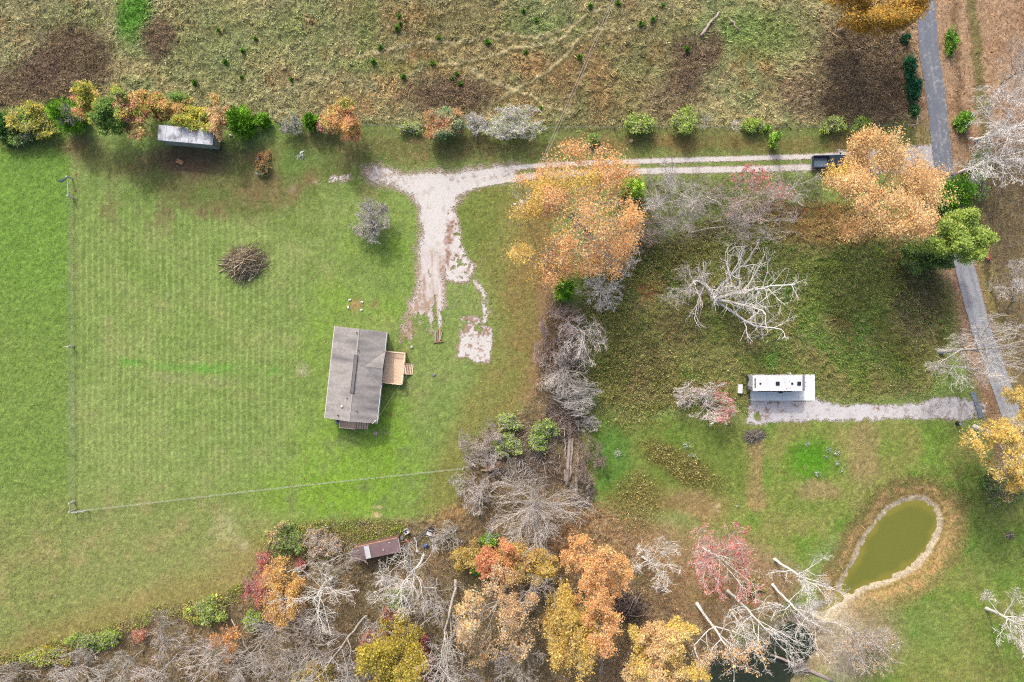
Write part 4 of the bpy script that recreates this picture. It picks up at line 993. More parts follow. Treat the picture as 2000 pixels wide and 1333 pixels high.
T("bare_tree", 'tall', 530, 1246, 56, 50, 12, "dense grey bare tree below the amber and crimson trees", "tree", g_w, 106, bark='grey', detail=.82, minr=.02)
T("bare_tree", 'tall', 574, 1292, 60, 44, 13, "grey bare tree touching the bottom edge left of the gold bush crown", "tree", g_w, 107, bark='grey', detail=.82, minr=.02)
T("bare_tree", 'tall', 604, 1228, 46, 40, 11, "brown-grey bare tree between the forked-limbed tree and the bottom edge", "tree", g_w, 108, bark='brown', twig=(176, 164, 156), detail=0.81, minr=.02)
T("bare_tree", 'tall', 472, 1300, 48, 40, 12, "grey bare tree at the bottom edge right of the orange-brown sapling", "tree", g_w, 109, bark='grey', detail=.82, minr=.02)
T("oak_tree", 'tall', 768, 1288, 54, 48, 13, "dense mustard-gold round tree at the bottom edge of the wood", "tree", g_w, 110, bark='grey', leaves=OLIVE + YELLOW[:1] + GOLD[:1], nleaf=20400, lsize=0.22, lspread=.34)
T("autumn_tree", 'tall', 790, 1222, 32, 32, 8, "thin olive-gold tree above the mustard-gold round tree", "tree", g_w, 111, bark='pale', leaves=OLIVE, nleaf=4080, lsize=0.19, detail=.8)
T("autumn_tree", 'tall', 618, 1322, 34, 24, 9, "small gold crown cut by the bottom edge among grey trees", "tree", g_w, 112, bark='grey', leaves=OLIVE + YELLOW[:2], nleaf=5355, lsize=0.20, detail=.8)
T("autumn_shrub", 'bush', 734, 1254, 24, 20, 4, "dusty pink sparse shrub touching the mustard-gold tree's left shoulder", "shrub", g_w, 113, bark='pink', leaves=[(206, 150, 130), (190, 130, 112)], nleaf=1400, lsize=.2)
T("autumn_shrub", 'bush', 829, 1282, 19, 24, 4, "wine red shrub right of the mustard-gold tree", "shrub", g_w, 114, bark='pink', leaves=CRIMSON + [(170, 110, 96)], nleaf=2400, lsize=.22)
T("autumn_shrub", 'bush', 812, 1322, 28, 18, 4, "brick red shrub cut by the bottom edge right of the mustard-gold tree", "shrub", g_w, 115, bark='pink', leaves=[(180, 104, 92), (196, 124, 106), (160, 88, 80)], nleaf=2800, lsize=.22)
T("autumn_shrub", 'bush', 762, 1206, 14, 18, 2.5, "rust brown shrub above the thin olive-gold tree", "shrub", g_w, 116, bark='pink', leaves=[(186, 116, 90), (166, 98, 76)], nleaf=900, lsize=.2)
T("bare_tree", 'tall', 700, 1312, 40, 36, 11, "bare tree at the bottom edge just left of the mustard-gold tree", "tree", g_w, 117, bark='pale', detail=0.81, minr=.02)
T("bare_tree", 'tall', 900, 1320, 44, 34, 12, "bare tree at the bottom edge right of the wine red shrub", "tree", g_w, 118, bark='grey', detail=0.81, minr=.02)
T("bare_tree", 'tall', 846, 1158, 44, 40, 9, "thin grey bare tree between the two-trunk tree and the long-trunk tree", "tree", g_w, 119, bark='grey', detail=0.72, twig=(178, 166, 152), minr=.02)
# far western wood
T("bare_tree", 'round', 148, 1312, 52, 42, 6, "round bare tree with radiating twigs at the bottom left", "tree", g_w, 120, bark='pale', detail=0.90, minr=.02)
T("bare_tree", 'round', 16, 1322, 40, 24, 5, "grey bare crown in the bottom left corner", "tree", g_w, 121, bark='grey', detail=0.81, minr=.02)
T("bare_tree", 'tall', 322, 1256, 44, 48, 8, "brush-like grey bare tree at the meadow edge near the rust sprig", "tree", g_w, 122, bark='grey', base=(312, 1272), twig=(180, 172, 160), detail=.82, minr=.02)
T("bare_tree", 'tall', 240, 1304, 46, 36, 9, "greenish grey bare tree right of the bottom left round tree", "tree", g_w, 123, bark='grey', twig=(170, 172, 156), detail=.82, minr=.02)
T("bare_tree", 'tall', 306, 1316, 44, 34, 10, "bare tree with pinkish twigs at the bottom edge left of the slanting poles", "tree", g_w, 124, bark='pale', twig=(192, 170, 162), detail=.82, minr=.02)
T("bare_tree", 'tall', 402, 1286, 52, 48, 11, "bare tree crossed by two slanting pale poles", "tree", g_w, 125, bark='pale', twig=(186, 170, 158), detail=.82, minr=.02)
T("autumn_shrub", 'bush', 274, 1238, 12, 10, 2, "tiny rust red sprig at the meadow edge in the far western wood", "shrub", g_w, 126, bark='pink', leaves=[(200, 116, 84), (214, 140, 110)], nleaf=420, lsize=.18, detail=.7)
T("autumn_tree", 'tall', 446, 1248, 26, 26, 6, "orange-brown sapling at the upper end of the slanting poles", "tree", g_w, 127, bark='pink', leaves=[(212, 160, 98), (196, 140, 84)], nleaf=1500, lsize=.22, detail=.7)
T("leafy_shrub", 'bush', 404, 1196, 34, 22, 2.4, "yellow-green vine-covered shrub where the meadow meets the western wood", "shrub", g_w, 128, bark='grey', leaves=LIME + OLIVE[:1], nleaf=3600, lsize=.2)
T("leafy_shrub", 'bush', 90, 1282, 40, 14, 1.6, "low yellow-green shrub on the meadow edge in the bottom left", "shrub", g_w, 129, bark='grey', leaves=LIME[:2] + OLIVE[:2], nleaf=2600, lsize=.2)
T("leafy_shrub", 'bush', 186, 1248, 44, 16, 1.8, "bright green creeper-covered shrub above the round bottom left tree", "shrub", g_w, 130, bark='grey', leaves=LIME[:3] + GREEN[:1], nleaf=3600, lsize=.2)
T("leafy_shrub", 'bush', 556, 1056, 34, 30, 2.4, "tangled green and tan shrub at the upper left corner of the shed thicket", "shrub", g_w, 131, bark='brown', leaves=GREEN + TAN[:1], nleaf=2800, lsize=.2)
T("bare_shrub", 'bush', 628, 1062, 34, 24, 2.2, "tan dead brush shrub between the tangled green shrub and the shed", "shrub", g_w, 132, bark='pale', twig=(196, 176, 148), leaves=TAN, nleaf=700, lsize=.18)

# -- beside the road
T("oak_tree", 'spread', 1700, 2, 92, 52, 15, "golden olive oak cut by the top edge beside the road", "tree", g_r, 133, bark='grey', leaves=[(200, 152, 46), (178, 136, 40), (214, 168, 60), (160, 128, 44)], nleaf=34000, lsize=0.22, lspread=.34)
Cd("evergreen_shrub", 1780, 128, 11, 26, 2.8, "dark blue-green evergreen, upper of the tall pair left of the road", "shrub", g_r, 134, [(30, 76, 52), (24, 62, 46), (44, 92, 58)], 3000)
Cd("evergreen_shrub", 1786, 172, 14, 30, 3.0, "dark blue-green evergreen, lower of the tall pair left of the road", "shrub", g_r, 135, [(30, 76, 52), (24, 62, 46), (44, 92, 58)], 3600)
Cd("evergreen_shrub", 1770, 76, 7, 10, 2.0, "tiny dark evergreen under the golden olive oak left of the road", "shrub", g_r, 136, [(36, 82, 54), (28, 66, 46)], 1200)
Cd("evergreen_shrub", 1787, 215, 10, 16, 1.6, "dull green evergreen below the tall dark pair left of the road", "shrub", g_r, 137, [(50, 92, 56), (70, 106, 62)], 1400)
Cd("evergreen_shrub", 1861, 82, 10, 30, 2.4, "long narrow green shrub in the leaves right of the road", "shrub", g_r, 138, GREEN[:3] + DARKG[:1], 3000)
Cd("evergreen_shrub", 1886, 236, 15, 22, 3.4, "green evergreen behind the roadside mailbox", "shrub", g_r, 139, GREEN[:3] + DARKG[:1], 3600)
T("leafy_shrub", 'bush', 1908, 345, 20, 44, 2.0, "low green ground shrub under the thick-limbed white tree", "shrub", g_r, 140, bark='pale', leaves=GREEN, nleaf=2600, lsize=.2)
T("bare_tree", 'spread', 1934, 312, 56, 54, 11, "bare tree with thick crooked white limbs below the mailbox", "tree", g_r, 141, bark='white', detail=.9, minr=.02, thick=1.1)
T("bare_tree", 'spread', 1986, 236, 82, 84, 14, "large fan-shaped bare tree at the right edge beside the mailbox", "tree", g_r, 142, bark='white', twig=(198, 196, 192), minr=.018)
T("bare_tree", 'tall', 1990, 140, 52, 50, 12, "grey bare tree at the upper right edge", "tree", g_r, 143, bark='grey', twig=(188, 186, 182), base=(1958, 166))
T("bare_tree", 'tall', 1988, 560, 42, 46, 10, "grey bare tree at the right edge below the red trough", "tree", g_r, 144, bark='pale', base=(1978, 584))
T("bare_tree", 'spread', 1922, 676, 88, 62, 15, "wide bare tree spreading across the road, trunk foot on the left verge", "tree", g_r, 145, base=(1836, 686), bark='pale', minr=.018, thick=1.05)
T("bare_tree", 'tall', 1884, 724, 56, 40, 8, "pale bare tree fanned out above the end of the camper's gravel path", "tree", g_r, 146, base=(1914, 720), bark='white', twig=(206, 194, 172), detail=.8)
T("autumn_tree", 'spread', 1986, 862, 58, 80, 15, "clear yellow tree with a white trunk leaning over the road at the right edge", "tree", g_r, 147, base=(1904, 835), bark='white', leaves=YELLOW + GOLD[1:2], nleaf=25500, lsize=0.21, clump=.8)
T("leafy_shrub", 'bush', 1960, 948, 40, 30, 2.2, "brown-green weedy shrub below the clear yellow road tree", "shrub", g_r, 148, bark='brown', leaves=GREEN + TAN[:1], nleaf=2400, lsize=.2)

# -- cedar seedlings scattered in the northern field
proto = None
for a, b in ((779, 31), (782, 46), (776, 56), (856, 73), (952, 82), (730, 121), (845, 124), (788, 151), (898, 163), (882, 153), (1027, 102), (1048, 40), (1022, 21), (1153, 12), (1207, 6), (1252, 48), (1276, 39), (1295, 9), (1056, 211), (1132, 112), (892, 144), (426, 58), (440, 121), (471, 151), (380, 162), (498, 75), (568, 155), (742, 92), (1342, 96), (474, 100)):
    o = Cd("cedar_seedling", a, b, 3.0, 3.4, .8, "small green cedar seedling in the blond grass of the northern field", "tree", "cedar seedlings in the northern field", 150, [(70, 108, 34), (52, 86, 28), (90, 126, 48)], 420, proto=proto)
    if proto is None: proto = o
# ------------------------------------------------------------------ buildings, vehicles and yard things
M_shingle = solid("weathered_shingle", A(178, 172, 166), .9, var=.16, scale=2.5, dirt=A(112, 110, 112), dirt_amt=.8, dscale=1.0, bump=.15, stretch=(.16, .75, .3))
M_siding = solid("white_siding", A(232, 230, 228), .6, var=.04)
M_trim = solid("pale_trim", A(236, 234, 228), .6, var=.03)
M_deck = solid("new_deck_board", A(248, 214, 180) * 1.22, .75, var=.10, scale=4)
M_deck2 = solid("deck_rail", A(250, 222, 190) * 1.22, .75, var=.08, scale=4)
M_dark = solid("dark_rubber", A(52, 52, 56), .6, var=.1)
M_black = solid("black_plastic", A(44, 46, 54), .45, var=.08)
M_navy = solid("navy_paint", A(40, 50, 66), .22, var=.05)
M_glass = solid("dark_glass", A(70, 86, 104), .08, var=.03)  # base colour lightened to blue-grey, standing in for sky reflected in the panes
M_bed = solid("ribbed_bed_liner", A(104, 126, 146), .45, var=.1, scale=6)
M_steel = solid("galvanised_steel", A(178, 188, 194), .4, .6, var=.08)
M_rv = solid("white_membrane", A(252, 252, 250), .5, var=.015)
M_rvside = solid("grey_white_fibreglass", A(222, 226, 232), .35, var=.02)
M_rvcap = solid("grey_front_cap", A(150, 156, 170), .35, var=.05)
M_concrete = solid("pale_concrete", A(244, 247, 242) * 1.35, .85, var=.04, scale=2, dirt=A(226, 230, 222) * 1.2, dirt_amt=.6, dscale=.5)
M_tin = solid("stained_tin", A(226, 230, 238), .45, .0, var=.1, scale=1.5, dirt=A(96, 96, 102), dirt_amt=.9, dscale=.9)
M_tinside = solid("mossy_panel", A(168, 178, 160), .7, var=.12, dirt=A(120, 128, 104), dirt_amt=.7, dscale=1.2)
M_brownroof = solid("brown_felt", A(138, 114, 118), .9, var=.12, scale=2, dirt=A(104, 86, 88), dirt_amt=.7, dscale=.8)
M_rust = solid("rusty_edge", A(214, 162, 122), .85, var=.2, scale=2)
M_wood = solid("grey_wood", A(186, 172, 156), .9, var=.16, scale=5)
M_lumber = solid("stained_lumber", A(170, 130, 104), .9, var=.16, scale=5)
M_white = solid("white_paint", A(240, 240, 240), .5, var=.04)
M_whitepost = solid("white_pipe_post", A(226, 222, 216), .55, var=.08)
M_wire = solid("fence_wire", A(176, 184, 170), .5, .3, var=.05)
M_line = solid("aluminium_conductor", A(196, 190, 182), .5, .3, var=.05)
M_red = solid("faded_red_paint", A(168, 76, 76), .7, var=.12, scale=2, dirt=A(140, 78, 72), dirt_amt=.5)
M_blue = solid("blue_plastic", A(74, 98, 150), .45, var=.08)
M_grey = solid("grey_paint", A(150, 156, 162), .6, var=.08)
M_pole = solid("weathered_pole", A(150, 132, 114), .9, var=.15)
M_brick = solid("orange_brown_board", A(190, 134, 96), .85, var=.15)
M_straw = solid("cut_wood", A(230, 200, 150), .9, var=.12, scale=3)
M_slate = solid("flat_stone", A(206, 180, 172), .85, var=.1)
M_log = solid("log_bark", A(188, 172, 160), .9, var=.18, scale=2, bump=.4)
M_bluegrey = solid("blue_grey_steel", A(174, 186, 198), .55, .2, var=.08)

# -- the house
HRZ = math.radians(-6.2)
HX, HY, _ = W(694.8, 732.5, 3.1)
def hl(zx, zy, z):
    x, y, _ = W(580 + zx * .225, 560 + zy * .225, z); x -= HX; y -= HY; c, s_ = math.cos(-HRZ), math.sin(-HRZ)
    return x * c - y * s_, x * s_ + y * c
house = empty("house", (HX, HY, 0), HRZ, "single storey house with weathered grey shingle roof and a small front gable", "house")
hw, hlh, ze, sl = 3.96, 7.0, 3.1, .28
zr = ze + hw * sl
MB().box(-3.66, 3.66, -6.8, 6.8, .0, 2.98).build("wall", M_siding, house)
MB().add([(-3.66, y, 2.98) for y in (-6.8, 6.8)] + [(3.66, y, 2.98) for y in (-6.8, 6.8)] + [(0, y, zr - .2) for y in (-6.8, 6.8)], [(0, 2, 4), (1, 5, 3)]).build("gable_wall", M_siding, house)
roof = MB().slab([(-hw, -hlh, ze), (0, -hlh, zr), (0, hlh, zr), (-hw, hlh, ze)], .11).slab([(0, -hlh, zr), (hw, -hlh, ze), (hw, hlh, ze), (0, hlh, zr)], .11).build("roof", M_shingle, house)
gyc, gh = 1.46, 2.6; gz_ = ze + gh * sl + .015; gxb = hw - (gz_ - ze) / sl
MB().slab([(gxb, gyc, gz_), (4.12, gyc, gz_), (4.12, gyc + gh, ze + .015)], .1).slab([(4.12, gyc, gz_), (gxb, gyc, gz_), (4.12, gyc - gh, ze + .015)], .1).build("front_gable_roof", M_shingle, house)
MB().add([(3.9, gyc - gh + .3, 2.96), (3.9, gyc + gh - .3, 2.96), (3.9, gyc, gz_ - .16)], [(0, 1, 2)]).build("front_gable_wall", M_siding, house)
MB().box(-.09, .09, -hlh, -2.75, zr - .0, zr + .035).box(-.09, .09, 3.1, hlh, zr, zr + .035).build("ridge_cap", solid("ridge_shingle", A(196, 190, 178), .9), house)
M_vent = solid("ridge_vent_grey", A(128, 124, 124), .8)
rv = MB().box(-.24, .24, -2.7, 3.05, zr - .05, zr + .09).build("ridge_vent", M_vent, house, bevel=.03)
MB().box(-.27, -.245, -2.7, 3.05, zr - .07, zr + .1).box(.245, .27, -2.7, 3.05, zr - .07, zr + .1).box(-.27, .27, -2.74, -2.705, zr - .07, zr + .1).build("vent_edge", M_dark, rv)
for zx, zy in ((520, 400), (535, 553), (518, 1085), (350, 1120), (432, 968)):
    x, y = hl(zx, zy, zr); z0 = zr - abs(x) * sl
    MB().tube([(x, y, z0 - .1), (x, y, z0 + .35)], .07).build("vent_pipe", M_dark, house)
x, y = hl(390, 1040, 3.9); z0 = zr - abs(x) * sl
MB().box(x - .16, x + .16, y - .16, y + .16, z0 - .08, z0 + .3).build("exhaust_vent", M_white, house, bevel=.04)
MB().box(-hw - .1, -hw - .005, -hlh, hlh, ze - .16, ze - .02).build("gutter", M_trim, house)
MB().box(hw + .005, hw + .1, -hlh, gyc - gh, ze - .16, ze - .02).box(hw + .005, hw + .1, gyc + gh, hlh, ze - .16, ze - .02).build("gutter", M_trim, house)
for yc, w_ in ((4.9, 1.0), (2.9, .8), (-.3, .8), (-2.6, 1.0), (-4.9, 1.0)):
    f = MB().box(3.662, 3.70, yc - w_ / 2 - .07, yc + w_ / 2 + .07, 1.35, 2.6).build("window", M_trim, house)
    MB().box(3.702, 3.712, yc - w_ / 2, yc + w_ / 2, 1.42, 2.53).build("pane", M_glass, f)
f = MB().box(3.662, 3.72, 1.0, 1.95, .9, 2.9).build("door", M_navy, house); MB().tube([(3.72, 1.1, 1.9), (3.79, 1.1, 1.9)], .03).build("handle", M_steel, f)
for yc in (4.5, -.5, -4.5):
    f = MB().box(-3.70, -3.662, yc - .55, yc + .55, 1.3, 2.55).build("window", M_trim, house); MB().box(-3.712, -3.702, yc - .48, yc + .48, 1.37, 2.48).build("pane", M_glass, f)

def deck(name, xs, ys, zt, label, rails, cuts=None, planks='y'):
    t = empty(name, (HX, HY, 0), HRZ, label, "deck")
    x0, x1 = xs; y0, y1 = ys; mb = MB(); n = int((y1 - y0) / .145)
    for i in range(n):
        a = y0 + (y1 - y0) * i / n; mb.box(x0, x1, a + .006, a + (y1 - y0) / n - .006, zt - .04, zt)
    mb.build("floor", M_deck, t)
    MB().box(x0 + .02, x1 - .02, y0 + .02, y1 - .02, zt - .24, zt - .045).build("joist_frame", M_lumber, t)
    for px_ in (x0 + .12, x1 - .12):
        for py_ in (y0 + .12, y1 - .12): MB().box(px_ - .06, px_ + .06, py_ - .06, py_ + .06, -.1, zt - .245).build("leg", M_lumber, t)
    for (a, b, c, d) in rails:
        hor = abs(c - a) > abs(d - b); L_ = math.hypot(c - a, d - b); k = max(2, int(L_ / 1.6) + 1)
        mb = MB()
        if hor: mb.box(a, c, b - .07, b + .07, zt + .88, zt + .92).box(a, c, b - .02, b + .02, zt + .12, zt + .2)
        else: mb.box(a - .07, a + .07, b, d, zt + .88, zt + .92).box(a - .02, a + .02, b, d, zt + .12, zt + .2)
        m = int(L_ / .16)
        for i in range(1, m):
            u = i / m; X_, Y_ = a + (c - a) * u, b + (d - b) * u; mb.box(X_ - .018, X_ + .018, Y_ - .018, Y_ + .018, zt + .15, zt + .879)
        mb.build("railing", M_deck2, t)
        for i in range(k):
            u = i / (k - 1); X_, Y_ = a + (c - a) * u, b + (d - b) * u; MB().box(X_ - .045, X_ + .045, Y_ - .045, Y_ + .045, zt + .002, zt + .96).build("post", M_deck2, t)
    return t
zt = .85
q = [hl(a, b, zt) for a, b in ((765, 556), (948, 575), (920, 850), (745, 838))]
x1 = (q[1][0] + q[2][0]) / 2; y1 = (q[0][1] + q[1][1]) / 2; y0 = (q[2][1] + q[3][1]) / 2
s0 = [hl(a, b, .5) for a, b in ((945, 668), (1010, 675), (1000, 762), (940, 765))]
sx1 = (s0[1][0] + s0[2][0]) / 2; sy1 = (s0[0][1] + s0[1][1]) / 2; sy0 = (s0[2][1] + s0[3][1]) / 2
d = deck("wooden_deck", (3.74, x1), (y0, y1), zt, "large pale wooden deck with steps on the house's long east side", [(3.9, y1 - .08, x1 - .05, y1 - .08), (3.9, y0 + .08, x1 - .05, y0 + .08), (x1 - .08, sy1, x1 - .08, y1 - .1), (x1 - .08, y0 + .1, x1 - .08, sy0)])
st = MB(); sr = MB()
for i in range(5):
    u = i / 5; a = x1 + .02 + (sx1 - x1) * u; st.box(a + .02, a + (sx1 - x1) / 5 - .02, sy0 + .07, sy1 - .07, zt - .18 - .15 * i, zt - .14 - .15 * i)
for yy in (sy0, sy1):
    sr.slab([(x1, yy - .03, zt - .03), (sx1, yy - .03, .1), (sx1, yy + .03, .1), (x1, yy + .03, zt - .03)], .2)
k = st.build("stairs", M_deck, d); sr.build("stringer", M_deck2, k)
q = [hl(a, b, .8) for a, b in ((384, 1165), (612, 1190), (612, 1232), (377, 1220))]
dx0 = (q[0][0] + q[3][0]) / 2; dx1 = (q[1][0] + q[2][0]) / 2; dy0 = min(q[2][1], q[3][1]); dxm = hl(515, 1200, .8)[0]
d = deck("wooden_deck", (dx0, dxm), (dy0, -6.84), .8, "small wooden side deck with steps at the house's south end", [(dx0 + .08, dy0 + .07, dxm, dy0 + .07), (dx0 + .07, dy0 + .1, dx0 + .07, -6.9)])
st = MB(); sr = MB()
for i in range(5):
    u = i / 5; a = dxm + .02 + (dx1 - dxm) * u; st.box(a + .02, a + (dx1 - dxm) / 5 - .03, dy0 + .06, -6.9, .62 - .14 * i, .66 - .14 * i)
for yy in (dy0 + .02, -6.88): sr.slab([(dxm, yy - .03, .78), (dx1, yy - .03, .1), (dx1, yy + .03, .1), (dxm, yy + .03, .78)], .2)
k = st.build("stairs", M_deck, d); sr.build("stringer", M_deck2, k)
# air conditioner
x, y = hl(357, 1168, .85); t = empty("air_conditioner", (HX, HY, 0), HRZ, "pale square air conditioner unit beside the small side deck", "air conditioner")
MB().box(x - .38, x + .38, y - .38, y + .38, .02, .84).build("casing", M_rvside, t, bevel=.04)
g = MB().tube([(x, y, .842), (x, y, .87)], .3, 16).build("fan_grille", M_dark, t); MB().box(x - .26, x + .26, y - .03, y + .03, .872, .885).box(x - .03, x + .03, y - .26, y + .26, .872, .885).build("fan_blade", M_grey, g)
# electric service mast at the south-east corner
x, y = hl(712, 1178, 4.0); t = empty("service_mast", (HX, HY, 0), HRZ, "white electric service mast at the house's south-east corner", "mast")
MB().tube([(3.82, -6.6, .6), (3.82, -6.6, 4.6)], .05).build("pipe", M_white, t); MB().tube([(3.82, -6.6, 4.55), (3.92, -6.5, 4.75), (4.08, -6.4, 4.66)], .08).build("weatherhead", M_white, t)
MB().box(3.7, 3.86, -6.85, -6.4, 1.1, 1.8).build("meter_box", M_grey, t); MB().tube([(3.82, -6.62, 3.3), (4.35, -6.05, 3.9)], .04).tube([(3.82, -6.62, 3.3), (3.3, -7.1, 3.3)], .035).build("brace", M_white, t)
mast_top = Vector((HX, HY, 0)) + Vector((4.08 * math.cos(HRZ) + 6.4 * math.sin(HRZ), 4.08 * math.sin(HRZ) - 6.4 * math.cos(HRZ), 4.66))
def simple(name, mb, mat, label, cat, group=None, bevel=0.0, loc=None, rz=0.0, smooth=False):
    o = mb.build(name, mat, None, bevel, loc, rz, smooth); return tag(o, label, cat, group)
x, y, _ = W(733.5, 847); simple("stepping_stone", MB().box(-.3, .3, -.3, .3, -.02, .1).box(-.24, -.02, -.24, .24, .102, .13), M_slate, "square pinkish stone slab on the grass south of the house", "stone slab", None, .02, (x, y, 0), HRZ)
for i, (a, b, lab) in enumerate(((683.5, 586, "white concrete block at the top left of the bare patch north of the house"), (707.5, 590, "white concrete block at the top right of the bare patch north of the house"), (680.5, 600.5, "white concrete block at the bottom left of the bare patch north of the house"), (706, 605.5, "white concrete block at the bottom right of the bare patch north of the house"))):
    x, y, _ = W(a, b); simple("concrete_block", MB().box(-.2, .2, -.1, .1, -.02, .19).box(-.14, -.03, -.06, .06, .192, .2).box(.03, .14, -.06, .06, .192, .2), M_concrete, lab, "concrete block", "blocks round the bare patch", .01, (x, y, 0), (.1, -.2, 1.5, .15)[i])
# lumber by the drive
t = empty("lumber_stack", (*W(857, 656)[:2], 0), 0, "few long brown boards stacked by the end of the gravel drive", "lumber")
for i, (a, b, c, d_, w_) in enumerate(((-.55, -.9, -.5, .8, .1), (-.25, -.8, -.12, 1.0, .12), (.05, -.85, .2, 1.1, .11), (.35, -.7, .3, .9, .1), (.2, -.6, .5, .6, .08))):
    MB().slab([(a - w_, b, .12 + .01 * i), (a + w_, b, .12 + .01 * i), (c + w_, d_, .14 + .01 * i), (c - w_, d_, .14 + .01 * i)], .06).build("board", M_lumber if i % 2 else M_wood, t)
MB().box(-.8, .75, -1.05, -.85, 0, .2, .1).build("beam", M_lumber, t)
x, y, _ = W(804.5, 677.5); simple("bucket", MB().tube([(0, 0, -.02), (0, 0, .34)], [.12, .15], 14).tube([(0, 0, .342), (0, 0, .37)], .16, 14), M_white, "round white bucket on the lawn beside the deck steps", "bucket", None, 0, (x, y, 0))
x, y, _ = W(847.5, 733); simple("feed_sack", MB().box(-.32, .3, -.16, .18, -.02, .14, .4).box(-.2, .22, -.1, .12, .142, .2, .2), M_grey, "crumpled pale grey sack on the lawn east of the large deck", "sack", None, .05, (x, y, 0))

# -- power pole, wires
px_, py_, _ = W(1027, 419)
t = empty("power_pole", (px_, py_, 0), 0, "wooden power pole with white transformer rising through the salmon oak's left side", "power pole")
ptop = Vector((-.45, .35, 8.6))
MB().tube([(0, 0, -.1), (ptop.x * .5, ptop.y * .5, 4.3), tuple(ptop)], [.16, .14, .11], 10).build("pole", M_pole, t)
MB().tube([(-.78, .28, 7.3), (-.78, .28, 8.25)], .26, 14).build("transformer", M_white, t)
MB().tube([(-.66, .3, 7.7), (-.42, .32, 7.7)], .05, 8).build("bracket", M_steel, t)
MB().tube([(-.5, .35, 8.1), (-1.3, .0, 8.3), (-1.55, -.05, 8.2)], .045, 6).build("lamp_arm", M_steel, t)
MB().tube([(-1.5, -.05, 8.3), (-1.85, -.1, 8.15)], [.16, .22], 10).build("lamp", M_white, t)
MB().tube([(-.45, .35, 8.55), (-.45, .35, 8.85)], .06, 8).build("insulator", M_white, t)
def wire(name, p, q, sag, r, label, mat, twist=0):
    p, q = Vector(p), Vector(q); pts = []
    for i in range(41):
        u = i / 40; v = p.lerp(q, u); v.z -= sag * 4 * u * (1 - u); pts.append(v)
    o = MB().tube(pts, r, 5).build(name, mat); return tag(o, label, "power line", "overhead power wires")
far = W(1222, -60, 11.0); far2 = W(1227, -60, 10.4)
P0 = Vector((px_, py_, 0)) + ptop
wire("power_line", (P0.x, P0.y, 8.85), far, .9, .022, "overhead wire crossing the northern field, western of the two parallel strands", M_line)
wire("power_line", (P0.x + .3, P0.y, 8.2), far2, .9, .022, "overhead wire crossing the northern field, eastern of the two parallel strands", M_line)
wire("power_line", (P0.x - .1, P0.y, 7.8), mast_top, .7, .016, "single overhead wire from the power pole down to the house mast", M_line)

# -- fences
def fence(name, pts, label, posts, wires, h, mat_post, rpost, spacing, wire_r, braces=(), group=None):
    x0, y0, _ = W(*pts[0]); t = empty(name, (x0, y0, 0), 0, label, "fence", group)
    P = [Vector((*W(*p)[:2], 0)) - Vector((x0, y0, 0)) for p in pts]
    for a, b in zip(P[:-1], P[1:]):
        L_ = (b - a).length
        for j, zz in enumerate(wires):
            MB().tube([a + Vector((0, 0, zz)), (a + b) / 2 + Vector((0, 0, zz - .02)), b + Vector((0, 0, zz))], wire_r, 4).build("wire", M_wire, t)
        if spacing:
            n = int(L_ / spacing)
            for i in range(1, n):
                v = a.lerp(b, i / n); MB().tube([(v.x, v.y, -.1), (v.x, v.y, h)], .03, 6).build("post", M_steel, t)
    for p in posts:
        v = Vector((*W(*p)[:2], 0)) - Vector((x0, y0, 0)); MB().tube([(v.x, v.y, -.1), (v.x, v.y, h + .15)], rpost, 8).build("corner_post", mat_post, t)
    for a, b, za, zb in braces:
        a = Vector((*W(*a)[:2], za)) - Vector((x0, y0, 0)); b = Vector((*W(*b)[:2], zb)) - Vector((x0, y0, 0)); MB().tube([a, b], .055, 6).build("brace", mat_post, t)
    return t
fence("wire_fence", [(141, 349), (143, 677), (146, 996)], "white-posted wire fence along the western side of the mown lawn", [(141, 349), (143, 386), (144, 677), (146, 980), (146, 996)], [.3, .55, .8, 1.05, 1.3], 1.3, M_whitepost, .12, 4.2, .014,
      [((141, 349), (143, 386), 1.2, 1.2), ((146, 980), (146, 996), 1.2, 1.2), ((143, 386), (152, 389), 1.25, .05), ((144, 677), (137, 677), 1.3, 1.3), ((146, 980), (152, 975), 1.2, 1.2)])
fence("wire_fence", [(146, 998), (560, 950), (905, 914)], "pale wire fence slanting across the south side of the lawn", [(160, 997), (172, 996), (905, 914)], [.35, .7, 1.05, 1.25], 1.25, M_whitepost, .10, 4.0, .012,
      [((146, 998), (160, 997), 1.2, 1.2), ((160, 997), (172, 996), 1.2, 1.2)])
fence("wire_fence", [(548, 243), (820, 250), (1000, 252), (1400, 252), (1780, 248)], "old grey wire fence between the northern field and the grass strip", [(548, 243), (700, 247), (900, 251), (1200, 252), (1500, 251), (1660, 250)], [.4, .75, 1.1], 1.2, M_wood, .075, 4.5, .012)
t = empty("corner_brace", (*W(1782, 248)[:2], 0), 0, "grey wooden fence corner posts with rails near the road", "fence")
for a, b in ((1782, 248), (1764, 250), (1784, 232)):
    v = Vector(W(a, b)) - Vector((*W(1782, 248)[:2], 0)); MB().tube([(v.x, v.y, -.1), (v.x, v.y, 1.5)], .09, 8).build("post", M_wood, t)
v1 = Vector(W(1764, 250)) - Vector(W(1782, 248)); v2 = Vector(W(1784, 232)) - Vector(W(1782, 248))
MB().tube([(0, 0, 1.2), (v1.x, v1.y, 1.2)], .06, 6).build("rail", M_wood, t); MB().tube([(0, 0, 1.2), (v2.x, v2.y, 1.2)], .06, 6).build("rail", M_wood, t)
t = empty("clothesline_post", (*W(144, 262)[:2], 0), 0, "weathered wooden post below the westernmost cedar with a lying rail", "post")
